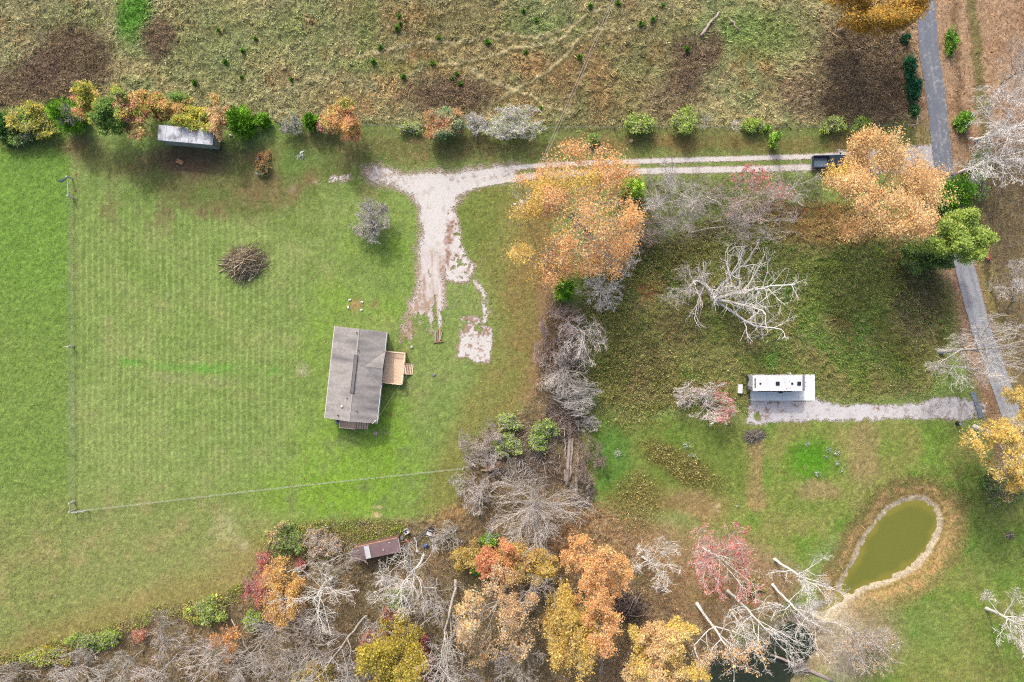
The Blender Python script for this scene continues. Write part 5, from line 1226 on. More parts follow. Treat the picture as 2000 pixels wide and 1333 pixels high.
MB().tube([(0, 0, -.1), (0, .1, 2.2)], .09, 8).build("post", M_wood, t); MB().tube([(0, .1, 2.15), (.1, 1.3, 2.1)], .06, 6).build("arm", M_wood, t); MB().tube([(.1, -.1, .08), (2.4, -1.4, .08)], .07, 6).build("rail", M_lumber, t)
o = MB()
for k in range(6): o.tube([(-.15 * k, -.1 * k, .06 + .02 * (k % 2)), (-1.1 - .12 * k, -1.0 + .05 * k, .05)], .03, 5)
t = o.build("bent_mesh_panel", M_steel, None, loc=(*W(134, 344)[:2], 0)); tag(t, "bent steel wire panel lying beside the north-west fence corner", "panel")
for a, b, lab in ((149, 340, "orange clay brick beside the north-west corner post"), (147, 372, "orange clay brick below the north-west corner brace")):
    x, y, _ = W(a, b); simple("brick", MB().box(-.16, .16, -.1, .1, -.02, .12, .5).box(-.1, .12, .08, .2, -.02, .1, .2), M_brick, lab, "brick", "bricks by the fence corner", .01, (x, y, 0))

# -- storage trailer under the autumn trees
x, y, _ = W(362.5, 264, 3.4); rz = math.radians(-5.2)
t = empty("storage_trailer", (x, y, 0), rz, "long box trailer with stained silver roof under the northern tree row", "trailer")
MB().box(-4.16, 4.16, -1.13, 1.13, .75, 3.34).build("body", M_tinside, t, bevel=.03)
r_ = MB().box(-4.2, 4.2, -1.17, 1.17, 3.345, 3.42).build("roof", M_tin, t, bevel=.02); sm = MB()
for i in range(8): sm.box(-4.15 + i * 1.16, -4.12 + i * 1.16, -1.15, 1.15, 3.422, 3.436)
sm.build("seam", M_grey, r_)
d_ = MB().box(-4.2, -4.162, -1.03, 1.03, .85, 3.2).build("door", M_tinside, t); MB().tube([(-4.225, .2, 1.0), (-4.225, .2, 3.1)], .025, 6).build("lock_rod", M_steel, d_)
for xx in (2.6, 3.6):
    for s_ in (-1, 1): w_ = MB().tube([(xx, s_ * .85, .5), (xx, s_ * 1.14, .5)], .5, 18).build("wheel", M_dark, t); MB().tube([(xx, s_ * 1.12, .5), (xx, s_ * 1.16, .5)], .26, 14).build("rim", M_steel, w_)
MB().box(-3.2, -3.0, -.9, -.7, -.05, .75).box(-3.2, -3.0, .7, .9, -.05, .75).build("landing_leg", M_steel, t)
MB().box(-4.0, 4.0, -.5, .5, .6, .745).build("chassis", M_dark, t)
x, y, _ = W(353, 317.5); t = empty("wooden_crate", (x, y, 0), math.radians(-24), "orange-brown wooden crate on the bare ground below the box trailer", "crate")
MB().box(-.5, .5, -.26, .26, 0, .36).build("box", M_brick, t); MB().box(-.54, .54, .2, .3, .362, .42).box(-.54, .54, -.3, -.2, .362, .42).build("rim_board", M_rust, t)
x, y, _ = W(448.5, 264.5); simple("bucket", MB().tube([(0, 0, .14), (.34, -.14, .16)], [.12, .15], 12).tube([(.343, -.142, .16), (.37, -.153, .16)], .16, 12), M_white, "small white bucket lying between the trailer and the tall cedar", "bucket", None, 0, (x, y, 0))
# junk heap on the lawn
x, y, _ = W(509, 334); t = empty("chest_freezer", (x, y, 0), math.radians(-14), "white open chest freezer with red and navy junk inside on the northern lawn", "freezer")
MB().box(-.32, -.27, -.7, .7, 0, .8).box(.24, .42, -.7, .7, 0, .8).box(-.27, .24, -.7, -.64, 0, .8).box(-.27, .24, .64, .7, 0, .8).box(-.27, .24, -.64, .64, 0, .3).build("casing", M_white, t)
MB().box(-.2, .15, -.5, .1, .302, .62, .2).build("red_cloth", M_red, t, bevel=.06); MB().box(-.1, .2, .1, .6, .302, .7).build("navy_bag", M_navy, t, bevel=.06)
x, y, _ = W(506, 312); t = empty("wheelbarrow", (x, y, 0), math.radians(60), "dark upturned wheelbarrow with a pale patch, just above the white freezer", "wheelbarrow")
MB().prism([(-.5, -.3), (.45, -.36), (.6, 0), (.45, .36), (-.5, .3)], .25, .5).build("tray", M_navy, t, bevel=.05); MB().box(-.22, .2, -.2, .2, .502, .56).build("lid", M_rvside, t, bevel=.02)
MB().tube([(.7, -.05, .2), (.7, .05, .2)], .2, 12).build("wheel", M_dark, t); MB().tube([(-.4, -.28, .24), (-1.1, -.34, .3)], .03, 6).build("handle", M_wood, t); MB().tube([(-.4, .28, .24), (-1.1, .34, .3)], .03, 6).build("handle", M_wood, t)
x, y, _ = W(589, 299); simple("feed_sack", MB().box(-.3, .2, -.15, .15, -.02, .16, .7).box(.1, .4, .1, .3, -.02, .12, .2), M_white, "torn white sack on the green weedy patch below the fence cedars", "sack", None, .05, (x, y, 0))
make_tree("dead_weed_clump", 'bush', 513, 322, 12, 22, 1.4, "rust brown dead weeds grown around the freezer and wheelbarrow", "weeds", None, 160, bark='brown', leaves=[(190, 140, 84), (164, 122, 78), (120, 130, 66)], nleaf=1500, lsize=.2, detail=.9)
# planter
x, y, _ = W(1157, 281); t = empty("wooden_planter", (x, y, 0), math.radians(28), "grey wooden corner planter in the grass strip above the salmon oak", "planter")
MB().box(-1.1, 1.1, -.12, .12, -.05, .42).build("board", M_wood, t); MB().box(.9, 1.1, .125, 1.0, -.05, .40).build("board", M_wood, t)
x, y, _ = W(1233, 276); simple("tree_stump", MB().tube([(0, 0, -.05), (.02, 0, .3)], [.34, .24], 10), M_straw, "small pale tree stump in the grass strip north of the drive", "stump", None, 0, (x, y, 0))

# -- pickup truck on the drive
x, y, _ = W(1588, 316, 1.0)
t = empty("pickup_truck", (x + 2.95, y, 0), math.radians(1.0), "navy black pickup with open bed, nose under the peach orange oak", "truck")
side = [(-2.9, .55), (-2.9, 1.12), (-.42, 1.16), (-.40, 1.18), (1.5, 1.16), (2.75, 1.02), (2.88, .85), (2.88, .5), (2.2, .42), (-2.2, .42)]
mb = MB()
def extr(mb, prof, y0, y1):
    n = len(prof); mb.add([(a, y0, b) for a, b in prof] + [(a, y1, b) for a, b in prof], [tuple(range(n)), tuple(range(2 * n - 1, n - 1, -1))] + [((i + 1) % n, i, n + i, n + (i + 1) % n) for i in range(n)])
    return mb
extr(mb, [(-.42, .42), (-.42, 1.18), (1.5, 1.16), (2.75, 1.02), (2.88, .85), (2.88, .5), (2.2, .42)], -.98, .98)
mb.box(-2.86, -.425, -.98, -.80, .5, 1.17).box(-2.86, -.425, .80, .98, .5, 1.17).box(-.53, -.425, -.798, .798, .5, 1.2)
body = mb.build("body", M_navy, t, bevel=.035)
MB().box(-2.92, -2.865, -.9, .9, .55, 1.15).build("tailgate", M_navy, t, bevel=.02)
bd = MB().box(-2.86, -.535, -.797, .797, .46, .60).build("bed", M_bed, t); rb = MB()
for i in range(9): rb.box(-2.8, -.56, -.72 + i * .17, -.66 + i * .17, .602, .622)
rb.build("rib", M_bed, bd)
extr(MB(), [(-.40, 1.19), (-.22, 1.82), (.95, 1.82), (1.62, 1.18)], -.86, .86).build("window", M_glass, t, bevel=.05)
MB().box(-.2, .92, -.8, .8, 1.822, 1.87).build("roof", M_navy, t, bevel=.02)
for s_ in (-1, 1):
    MB().box(1.1, 1.28, s_ * 1.15 - .13, s_ * 1.15 + .13, 1.2, 1.42).build("mirror", M_black, t, bevel=.03)
    MB().box(2.7, 2.9, s_ * .75 - .17, s_ * .75 + .17, .78, .98).build("headlight", M_white, t, bevel=.02)
    MB().box(-2.935, -2.862, s_ * .93 - .04, s_ * .93 + .04, .8, 1.12).build("tail_light", M_red, t)
    for xx in (-1.75, 1.85):
        w_ = MB().tube([(xx, s_ * .74, .40), (xx, s_ * .99, .40)], .40, 20).build("wheel", M_dark, t); MB().tube([(xx, s_ * .985, .40), (xx, s_ * 1.0, .40)], .24, 14).build("rim", M_steel, w_)
MB().box(-3.06, -2.94, -.92, .92, .5, .68).build("bumper", M_steel, t, bevel=.03); MB().box(2.885, 3.0, -.95, .95, .45, .68).build("bumper", M_steel, t, bevel=.03)

# -- camper on its pad
x0, yb, _ = W(1465.5, 783, .1); x1_, yt, _ = W(1591.5, 732, .1)
cx_, cy_ = (x0 + x1_) / 2, (yb + yt) / 2; hw_, hh_ = (x1_ - x0) / 2, (yt - yb) / 2
t = empty("concrete_pad", (cx_, cy_, 0), 0, "white concrete pad under the parked camper", "concrete pad"); mb = MB(); n = 4
MB().box(-hw_, hw_, -hh_, hh_, -.1, .10).build("slab", M_concrete, t, bevel=.012)
for i in range(1, n): mb.box(-hw_ + 2 * hw_ * i / n - .012, -hw_ + 2 * hw_ * i / n + .012, -hh_ + .02, hh_ - .02, .1005, .103)
mb.build("joint", M_grey, t)
xa, ya, _ = W(1470.5, 764, 3.3); xb, yb2, _ = W(1576.5, 733.6, 3.3); L_, Wd = xb - xa, yb2 - ya
t = empty("camper_trailer", ((xa + xb) / 2, (ya + yb2) / 2, .1), 0, "long white travel trailer parked on the concrete pad", "camper"); a, b = L_ / 2, Wd / 2
extr(MB(), [(-a, .75), (-a + .02, 3.1), (-a + .1, 3.16), (a - .75, 3.16), (a - .35, 3.0), (a - .1, 2.5), (a, 1.6), (a - .05, .75)], -b + .03, b - .03).build("body", M_rvside, t, bevel=.04)
extr(MB(), [(-a - .02, 3.165), (-a - .02, 3.21), (a - .72, 3.21), (a - .7, 3.165)], -b, b).build("roof", M_rv, t)
extr(MB(), [(a - .7, 3.175), (a - .68, 3.215), (a - .3, 3.06), (a - .06, 2.54), (a + .04, 1.6), (a + .01, 1.6), (a - .09, 2.52), (a - .34, 3.01)], -b + .02, b - .02).build("front_cap", M_rvcap, t)
def at(px1, py1): X_, Y_, _ = W(px1, py1, 3.3); return X_ - (xa + xb) / 2, Y_ - (ya + yb2) / 2
for px1, s_ in ((1518.5, .29), (1560.5, .29), (1547, .15)):
    X_, Y_ = at(px1, 749.5); v_ = MB().box(X_ - s_, X_ + s_, Y_ - s_, Y_ + s_, 3.212, 3.34).build("roof_vent", M_black, t, bevel=.03); MB().box(X_ - s_ * .7, X_ + s_ * .7, Y_ - s_ * .7, Y_ + s_ * .7, 3.342, 3.355).build("vent_lid", M_navy, v_)
X_, Y_ = at(1485, 749.5); MB().tube([(X_, Y_, 3.21), (X_, Y_, 3.3)], .15, 14).build("antenna_dome", M_black, t)
X_, Y_ = at(1474.7, 748.5); MB().box(X_ - .08, X_ + .08, Y_ - .72, Y_ + .72, 3.212, 3.26).build("skylight", M_navy, t)
for px1, py1 in ((1541.5, 744.7), (1536, 758.6), (1543, 758)): X_, Y_ = at(px1, py1); MB().tube([(X_, Y_, 3.2), (X_, Y_, 3.28)], .06, 8).build("vent_pipe", M_grey, t)
MB().tube([(-a + .9, -b - .08, 2.95), (a - 2.2, -b - .08, 2.95)], .08, 8).build("awning", M_black, t)
for xx in (-a + .95, a - 2.25): MB().box(xx - .04, xx + .04, -b - .06, -b + .02, 1.0, 2.9).build("awning_arm", M_grey, t)
for xx, w_ in ((-2.4, .5), (.4, .4), (2.2, .45)): f = MB().box(xx - w_, xx + w_, -b + .0, -b + .028, 1.6, 2.4).build("window", M_black, t); MB().box(xx - w_ + .05, xx + w_ - .05, -b - .01, -b - .002, 1.65, 2.35).build("pane", M_glass, f)
f = MB().box(1.0, 1.65, -b + .0, -b + .028, .85, 2.75).build("door", M_rvside, t); MB().tube([(1.1, -b - .04, 1.7), (1.1, -b + .0, 1.7)], .03, 6).build("handle", M_black, f)
MB().box(1.0, 1.65, -b - .32, -b - .05, .28, .32).box(1.0, 1.65, -b - .6, -b - .33, .08, .12).build("entry_step", M_black, t)
for xx in (-.9, .0):
    for s_ in (-1, 1): w_ = MB().tube([(xx, s_ * (b - .28), .36), (xx, s_ * (b - .02), .36)], .36, 18).build("wheel", M_dark, t); MB().tube([(xx, s_ * (b - .03), .36), (xx, s_ * (b + .005), .36)], .2, 12).build("rim", M_steel, w_)
MB().tube([(-a - .16, .55, 1.25), (-a - .02, .55, 1.25)], .36, 16).build("spare_wheel", M_dark, t)
MB().box(-a - .1, -a - .02, -b + .05, b - .05, .7, .86).box(-a - .14, -a - .04, -b + .1, -b + .16, .9, 3.1).box(-a - .14, -a - .04, -b + .5, -b + .56, .9, 3.1).build("ladder", M_black, t)
MB().box(-a + .3, a - .2, -b + .2, b - .2, .6, .745).build("chassis", M_dark, t)
MB().tube([(a - .1, -.5, .6), (a + .75, 0, .6)], .06, 6).tube([(a - .1, .5, .6), (a + .75, 0, .6)], .06, 6).tube([(a + .7, 0, .6), (a + .95, 0, .62)], .07, 8).build("hitch", M_dark, t)
MB().tube([(a + .22, -.18, .62), (a + .22, -.18, 1.1)], .16, 12).tube([(a + .22, .2, .62), (a + .22, .2, 1.1)], .16, 12).build("gas_bottle", M_black, t)
x, y, _ = W(1537.5, 729); t = empty("utility_pedestal", (x, y, 0), 0, "white utility post behind the parked camper", "utility post"); MB().box(-.1, .1, -.1, .1, -.05, 1.3).build("post", M_white, t); MB().box(-.17, .17, -.13, -.102, .8, 1.25).build("meter_panel", M_grey, t)
x, y, _ = W(1443.5, 759.5); t = empty("storage_box", (x, y, 0), math.radians(-2), "white storage box on the grass west of the camper pad", "storage box"); MB().box(-.31, .31, -.68, .68, -.03, .6).build("box", M_siding, t); MB().box(-.34, .34, -.71, .71, .602, .68).build("lid", M_rv, t, bevel=.03)
x, y, _ = W(1869, 827); t = empty("trash_barrel", (x, y, 0), 0, "dark round barrel with a pale lid near the end of the camper's gravel path", "barrel"); MB().tube([(0, 0, -.03), (0, 0, .85)], .3, 16).build("drum", M_dark, t); MB().tube([(0, 0, .852), (0, 0, .9)], .23, 14).build("lid", M_bluegrey, t)
x, y, _ = W(1908, 791); t = empty("cattle_gate", (x, y, 0), math.radians(-71), "flat grey metal gate panel lying across the camper path's mouth", "gate")
mb = MB().box(-2.1, 2.1, -.34, .30, .05, .13); mb.build("panel", M_bluegrey, t)
mb = MB()
for i in range(5): mb.box(-2.1, 2.1, -.36 + i * .16, -.32 + i * .16, .132, .17)
mb.build("rail", M_steel, t); MB().box(-2.12, 2.12, -.44, -.37, -.02, .10).build("kerb_beam", M_grey, t)
# mailbox
x, y, _ = W(1887, 275); t = empty("mailbox", (x, y, 0), math.radians(8), "white mailbox with a red flag on a post beside the road", "mailbox")
MB().box(-.05, .05, -.05, .05, -.05, 1.05).build("post", M_wood, t); MB().tube([(-.36, 0, 1.22), (.3, 0, 1.22)], .17, 12).build("box", M_white, t); MB().box(.26, .4, .06, .2, 1.25, 1.45).build("flag", solid("flag_red", A(220, 50, 70), .5), t)
x, y, _ = W(1885.5, 262); simple("planted_rail", MB().box(-.06, .06, -.7, .7, -.03, .3, .12), M_wood, "grey wooden rail lying between the mailbox and the green evergreen behind it", "rail", None, 0, (x, y, 0))
x, y, _ = W(1925, 487); t = empty("feed_trough", (x, y, 0), math.radians(8), "long faded red trough of three joined sections beside the roadside ditch", "trough")
for i in range(3):
    yy = -1.2 + 1.2 * i; p_ = MB().box(-.36, .36, yy - .57, yy + .57, .0, .55).build("section", M_red, t, bevel=.05); MB().box(-.38, .38, yy - .585, yy - .545, .0, .57).build("band", M_dark, p_)
MB().tube([(-.1, -1.85, .2), (0, -1.95, .25)], .1, 8).build("spout", M_grey, t)

# -- the old shed in the wood and its junk
x, y, _ = W(733, 1075, 2.6); rz = math.radians(12.6)
t = empty("shed", (x, y, 0), rz, "narrow brown-roofed shed with pointed west end at the edge of the wood", "shed")
pl = [(-3.75, -.45), (-3.2, -1.05), (3.75, -1.1), (3.75, 1.05), (-3.2, 1.05), (-3.75, .6)]
MB().prism([(a * .98, b * .95) for a, b in pl], -.05, 2.45).build("wall", solid("dark_brown_board", A(120, 92, 80), .9, var=.2), t)
MB().box(-3.1, 3.6, 1.0, 1.10, 2.25, 2.452).build("eave_board", M_rust, t)
MB().prism(pl, 2.455, 2.6).build("roof", M_brownroof, t, bevel=.02)
MB().box(-1.62, -.85, -1.0, .95, 2.602, 2.625, -.0).build("patch_sheet", M_rvside, t)
MB().tube([(-3.2, -1.05, 2.6), (-4.5, -.1, 2.45), (-3.2, 1.05, 2.6)], .05, 5).build("eave_pole", M_log, t)
MB().box(1.15, 1.3, -.3, -.15, 2.602, 2.75).box(2.2, 2.4, .6, .7, 2.602, 2.66).build("vent", M_white, t)
MB().box(3.69, 3.76, -.5, .45, .05, 2.1).build("door", M_lumber, t); MB().box(3.752, 3.80, -1.1, 1.06, 2.5, 2.605).build("fascia", M_trim, t)
def appliance(px1, py1, rz, label, s_=.38):
    x, y, _ = W(px1, py1); t = empty("washing_machine", (x, y, 0), rz, label, "appliance", "appliances dumped by the shed")
    MB().box(-s_, s_, -s_, s_, -.05, .8).build("casing", M_white, t, bevel=.04); MB().box(-s_, s_, s_ * .62, s_, .802, .95).build("control_panel", M_dark, t, bevel=.02); return t
k = appliance(795, 1037, .5, "white dumped appliance with a round hole, nearer the shed roof", .36); MB().tube([(-.06, -.04, .802), (-.06, -.04, .82)], .16, 12).build("drum_opening", M_dark, k)
k = appliance(840, 1039, -.3, "white dumped appliance with a dark back panel at the ladder's upper end", .4); MB().box(-.42, .42, .42, .7, -.05, .6).build("motor_housing", M_dark, k, bevel=.05)
x, y, _ = W(823, 1046); t = empty("ladder", (x, y, 0), math.radians(42), "aluminium ladder lying in the weeds between the two dumped appliances", "ladder"); mb = MB()
for s_ in (-1, 1): MB().box(-1.75, 1.75, s_ * .2 - .03, s_ * .2 + .03, .22, .30).build("rail", M_steel, t)
for i in range(11): mb.box(-1.6 + i * .32, -1.56 + i * .32, -.168, .168, .24, .28)
mb.build("rung", M_steel, t)
x, y, _ = W(796.5, 1057); simple("fuel_can", MB().box(-.24, .2, -.2, .2, -.03, .45).tube([(-.1, .05, .452), (-.1, .05, .56)], .07, 8), solid("can_red", A(200, 70, 56), .5), "red fuel can at the east end of the brown-roofed shed", "fuel can", None, .03, (x, y, 0), .4)
x, y, _ = W(786, 1058); t = empty("shelf_rack", (x, y, 0), .2, "rusty red wire rack leaning at the east wall of the shed", "rack"); mb = MB()
for i in range(5): mb.box(-.3 + i * .15, -.27 + i * .15, -.45, .45, .5, .53)
mb.build("shelf", M_red, t)
for a_ in (-.3, .3): MB().box(a_ - .03, a_ + .03, -.45, -.39, -.03, .498).box(a_ - .03, a_ + .03, .39, .45, -.03, .498).build("leg", M_red, t)
x, y, _ = W(786, 1049); simple("metal_drum", MB().tube([(0, 0, -.03), (0, 0, .8)], .27, 14).tube([(0, 0, .802), (0, 0, .83)], .2, 12), M_grey, "grey metal drum at the north-east corner of the shed", "drum", None, 0, (x, y, 0))
x, y, _ = W(831, 1065); t = empty("plastic_barrel", (x, y, 0), .5, "blue plastic barrel lying on its side east of the shed", "barrel"); MB().tube([(-.4, 0, .27), (-.2, 0, .29), (.2, 0, .29), (.4, 0, .27)], [.25, .29, .29, .25], 14).build("body", M_blue, t); MB().tube([(.402, 0, .27), (.43, 0, .27)], .16, 12).build("cap", M_bluegrey, t)
x, y, _ = W(813, 1064); simple("pvc_pipe", MB().tube([(-.3, 1.2, .2), (.1, .4, .24), (.05, -.3, .22), (.2, -1.0, .2)], .09, 8).tube([(.2, -.8, .2), (.22, -1.1, .2)], .2, 8), M_white, "crooked white pipe lying between the ladder and the blue barrel", "pipe", None, 0, (x, y, 0))
x, y, _ = W(902, 1057); simple("bucket", MB().tube([(0, 0, -.02), (0, 0, .32)], [.13, .16], 12).tube([(0, 0, .322), (0, 0, .33)], .12, 12), M_rvside, "small pale bucket in the leaves above the mustard yellow shrub", "bucket", None, 0, (x, y, 0))
x, y, _ = W(892, 1032); simple("feed_sack", MB().box(-.12, .12, -.4, .4, -.02, .14, -.1).box(-.08, .16, -.2, .3, .142, .2, .1), M_bluegrey, "thin pale sack in the leaves north-east of the star-shaped bare shrub", "sack", None, .04, (x, y, 0))
x, y, _ = W(567, 1068); simple("metal_drum", MB().tube([(0, 0, -.02), (0, 0, .6)], .3, 14).tube([(0, 0, .602), (0, 0, .62)], .22, 12), M_grey, "grey drum hidden in the shed thicket's western shrubs", "drum", None, 0, (x, y, 0))

# -- felled trunks, logs, brush
def log(name, p, q, r0, r1, label, group=None, mat=None, zs=(None, None), bends=3, cat="log", root=False, seed=0):
    r = RG(seed + int(p[0])); a = Vector(W(*p)); b = Vector(W(*q)); n = 7; pts = []; off = a.copy()
    z0 = r0 * .9 if zs[0] is None else zs[0]; z1 = r1 * .9 if zs[1] is None else zs[1]
    for i in range(n):
        u = i / (n - 1); v = a.lerp(b, u) - off; wob = .0 if i in (0, n - 1) else r.normal(0, .09)
        d = (b - a).normalized(); pts.append((v.x - d.y * wob, v.y + d.x * wob, z0 + (z1 - z0) * u))
    gz_ = min(gz0(a.x, a.y), gz0(b.x, b.y)) if not root else 0
    t = empty(name, (a.x, a.y, 0), 0, label, cat, group)
    MB().tube(pts, [r0 + (r1 - r0) * i / (n - 1) for i in range(n)], 9).build("trunk", mat or M_log, t, smooth=True)
    d = Vector(pts[1]) - Vector(pts[0]); d.normalize(); e = Vector(pts[0])
    MB().tube([e - d * .012, e - d * .002], r0 * .93, 9).build("cut_end", M_straw, t)
    return t, pts
gl = "felled trunks lying side by side"
log("felled_trunk", (1113, 822), (1108, 948), .26, .32, "longest felled trunk in the bundle below the bare tree line", gl)
log("felled_trunk", (1118, 855), (1112, 936), .2, .24, "felled trunk close along the right side of the longest trunk", gl)
log("felled_trunk", (1104, 918), (1102, 940), .2, .22, "short felled trunk left of the longest trunk's lower end", gl)
log("felled_trunk", (1102, 858), (1107, 900), .12, .14, "thin felled trunk left of the longest trunk's middle", gl)
t, pts = log("felled_trunk", (1129, 893), (1123, 968), .22, .26, "felled trunk with a torn root ball, right of the bundle", gl)
a = Vector(pts[-1]); rb = Geo(); r = RG(5)
P = np.array([np.stack([np.array(a) + unit(r.normal(0, 1, 3) * np.array([1.4, .5, .7]) + np.array([.2, -.3, .2])) * s_ for s_ in np.linspace(0, r.uniform(.5, 1.1), 4)]) for _ in range(46)])
P[..., 2] = np.maximum(P[..., 2], .05); rb.tubes(P, np.broadcast_to(np.array([.12, .09, .05, .02]), (46, 4)).copy(), 5, A(186, 158, 134)); link("root_ball", rb.mesh("root_ball", [M_bark]), t)
log("log", (1006, 836), (1019, 826), .24, .25, "short freshly cut brown log among green shrubs near the lawn edge", None, M_lumber)
log("log", (991, 884), (994, 896), .14, .15, "short white upright-looking log below the yellow-green shrub", "white cut log pieces", M_white)
log("log", (1016, 882), (1018, 872), .11, .12, "white split log piece below the crossing dead branches", "white cut log pieces", M_white)
log("log", (1022, 872), (1029, 865), .08, .1, "thin white split log piece right of its twin under dead branches", "white cut log pieces", M_white)
x, y, _ = W(962, 914); t = empty("fallen_slab", (x, y, 0), math.radians(8), "long torn trunk split open showing pale yellow wood by the fence end", "log")
MB().prism([(-1.9, -.15), (-.9, -.38), (.3, -.28), (1.7, .0), (1.9, .18), (-1.3, .12)], -.05, .5).build("split_face", M_straw, t, bevel=.05)
MB().prism([(-1.5, .125), (1.9, .2), (1.6, .75), (.2, .95), (-1.1, .7)], -.05, .62).build("bark_side", solid("torn_red_bark", A(160, 112, 84), .95, var=.25, scale=3), t, bevel=.06)
x, y, _ = W(964, 890); simple("log", MB().tube([(-.25, 0, .16), (.25, .2, .18)], .18, 9), M_white, "stubby white log piece just above the split yellow trunk", "log", "white cut log pieces", 0, (x, y, 0))
log("fallen_log", (1404, 24), (1368, 72), .16, .26, "long fallen grey log in the northern field", None)
log("fallen_log", (1427, 40), (1442, 60), .18, .12, "short broken grey log right of the long one in the northern field", None)
t, pts = log("fallen_log", (1626, 1330), (1508, 1282), .38, .14, "long pale fallen trunk reaching into the dark pond from the bank", None, None, (-.2, -.5), root=True)
log("slanting_pole", (490, 1244), (392, 1330), .1, .12, "pale bare pole slanting down-left, longer of the crossing pair at the wood's west", "slanting dead poles", None, (5.5, 1.5))
log("slanting_pole", (470, 1248), (424, 1296), .08, .1, "pale bare pole slanting beside the longer pole at the wood's west", "slanting dead poles", None, (5.0, 1.0))
log("slanting_pole", (457, 1205), (503, 1246), .09, .08, "thin white pole slanting down-right above the pair of slanting poles", "slanting dead poles", None, (1.0, 4.0))
log("fallen_log", (1376, 388), (1420, 350), .1, .05, "thin dark bent sapling trunk fallen toward the drive", None, M_lumber, (.6, 2.0))
log("fallen_log", (1378, 386), (1410, 403), .09, .06, "thin white limb fallen south-east from the bent sapling", None, M_white, (.7, .5))
log("fallen_log", (1646, 386), (1664, 380), .1, .07, "short pale branch on the leaf edge at the foot of the peach oak's left side", None)

def brush(name, px1, py1, rx, ry, h, n, cols, label, seed, length=2.0, rad=.03, dir_=None):
    r = RG(seed); x, y, _ = W(px1, py1); t = empty(name, (x, y, 0), 0, label, "brush pile"); a, b = rx * S, ry * S
    def sticks(n, up, rr):
        ang = r.uniform(0, 6.28, n); q = np.sqrt(r.uniform(0, 1, n)); p = np.stack([np.cos(ang) * q * a, np.sin(ang) * q * b, h * (1 - q ** 2) * r.uniform(.25, 1.05, n)], 1)
        th = r.uniform(0, 6.28, n) if dir_ is None else r.normal(dir_, .5, n); d = unit(np.stack([np.cos(th), np.sin(th), r.normal(up, .22, n)], 1)); L_ = length * r.uniform(.4, 1.1, n)
        P = np.empty((n, 5, 3)); p = p - d * (L_ * .5)[:, None]
        for j in range(5):
            P[:, j] = p; d = unit(d + r.normal(0, .13, (n, 3))); p = p + d * (L_ / 4)[:, None]
        P[..., 2] = np.maximum(P[..., 2], .03); R = (rr * r.uniform(.5, 1.5, n))[:, None] * np.linspace(1, .5, 5)[None]
        return P, R
    g = Geo(); P, R = sticks(int(n * .35), 0, rad * 1.7); g.tubes(P, R, 5, pal(r, cols, len(P), var=.2)); link("limbs", g.mesh("limbs", [M_bark]), t)["kind"] = "stuff"
    g = Geo(); P, R = sticks(n, .08, rad * .6); g.tubes(P, R, 3, pal(r, cols, len(P), var=.25)); link("twigs", g.mesh("twigs", [M_bark]), t)["kind"] = "stuff"
    return t
brush("brush_pile", 480, 513, 35, 27, 1.7, 520, [(196, 178, 142), (166, 150, 128), (214, 200, 168), (134, 116, 106)], "big heap of cut brown branches on the open lawn north-west of the house", 1, 3.9, dir_=.5)
brush("brush_pile", 1212, 1180, 42, 26, 1.6, 420, [(120, 104, 104), (146, 130, 122), (96, 82, 80), (180, 164, 150)], "dark heap of branches right of the salmon orange tree in the wood", 2, 3.2)
brush("brush_pile", 1240, 1196, 26, 24, 1.0, 180, [(130, 112, 98), (160, 144, 128)], "smaller brown branch heap right of the dark heap in the wood", 3, 2.2)
brush("brush_pile", 1474, 850, 18, 10, .8, 110, [(176, 168, 160), (150, 140, 132)], "small grey twig heap on the grass below the camper's gravel path", 4, 2.2, dir_=.8)
brush("brush_pile", 1100, 818, 36, 44, 1.6, 330, [(196, 180, 168), (170, 152, 142), (140, 122, 112)], "tangle of pale dead branches over the tops of the felled trunks", 5, 3.0)
brush("brush_pile", 1030, 872, 54, 40, 1.2, 330, [(196, 186, 178), (166, 150, 138), (146, 126, 108)], "wide scatter of dead branches in the felled tree area", 6, 2.8)
brush("brush_pile", 1008, 920, 40, 22, 1.2, 190, [(210, 202, 194), (176, 162, 150)], "dead white forked branches right of the split yellow trunk", 7, 2.6)
brush("brush_pile", 1072, 918, 50, 30, 1.3, 260, [(190, 176, 164), (160, 142, 130), (130, 110, 98)], "dead pale branches left of the felled trunks' lower ends", 8, 2.8)
brush("brush_pile", 1138, 958, 22, 32, 1.2, 200, [(176, 162, 154), (150, 134, 124)], "grey twig heap right of the root-ball trunk", 9, 2.2)
brush("brush_pile", 1556, 1300, 20, 12, .8, 60, [(226, 220, 214), (206, 198, 190)], "grey twigs of the fallen trunk's top in the dark pond", 10, 2.4)
brush("brush_pile", 1972, 1046, 8, 7, .5, 40, [(176, 160, 156), (150, 134, 130)], "tiny pinkish stick heap on the grass right of the olive pond", 11, .9)
brush("brush_pile", 1290, 1152, 9, 7, .4, 36, [(226, 210, 204), (190, 176, 168)], "tiny pale stick heap below the white bare tree west of the maple", 12, .9)
# ------------------------------------------------------------------ ground cover nobody could count
def sample(mask, n, seed, lo=0.02):
    """n random ground points, thicker where the mask is high (a grid field)"""
    r = RG(seed); w = mask.astype(np.float64).copy()
    w[:NE + 2] = 0; w[-NE - 2:] = 0; w[:, :NE + 2] = 0; w[:, -NE - 2:] = 0
    w[w < lo] = 0; cw = np.cumsum(w.ravel()); i = np.searchsorted(cw, r.uniform(0, cw[-1], n)); i = np.minimum(i, w.size - 1)
    iy, ix = np.unravel_index(i, w.shape)
    x = gx[ix] + r.uniform(-.08, .08, n); y = gy[iy] + r.uniform(-.08, .08, n)
    return x, y, GZ[iy, ix].astype(float), GC[iy, ix].astype(float), r

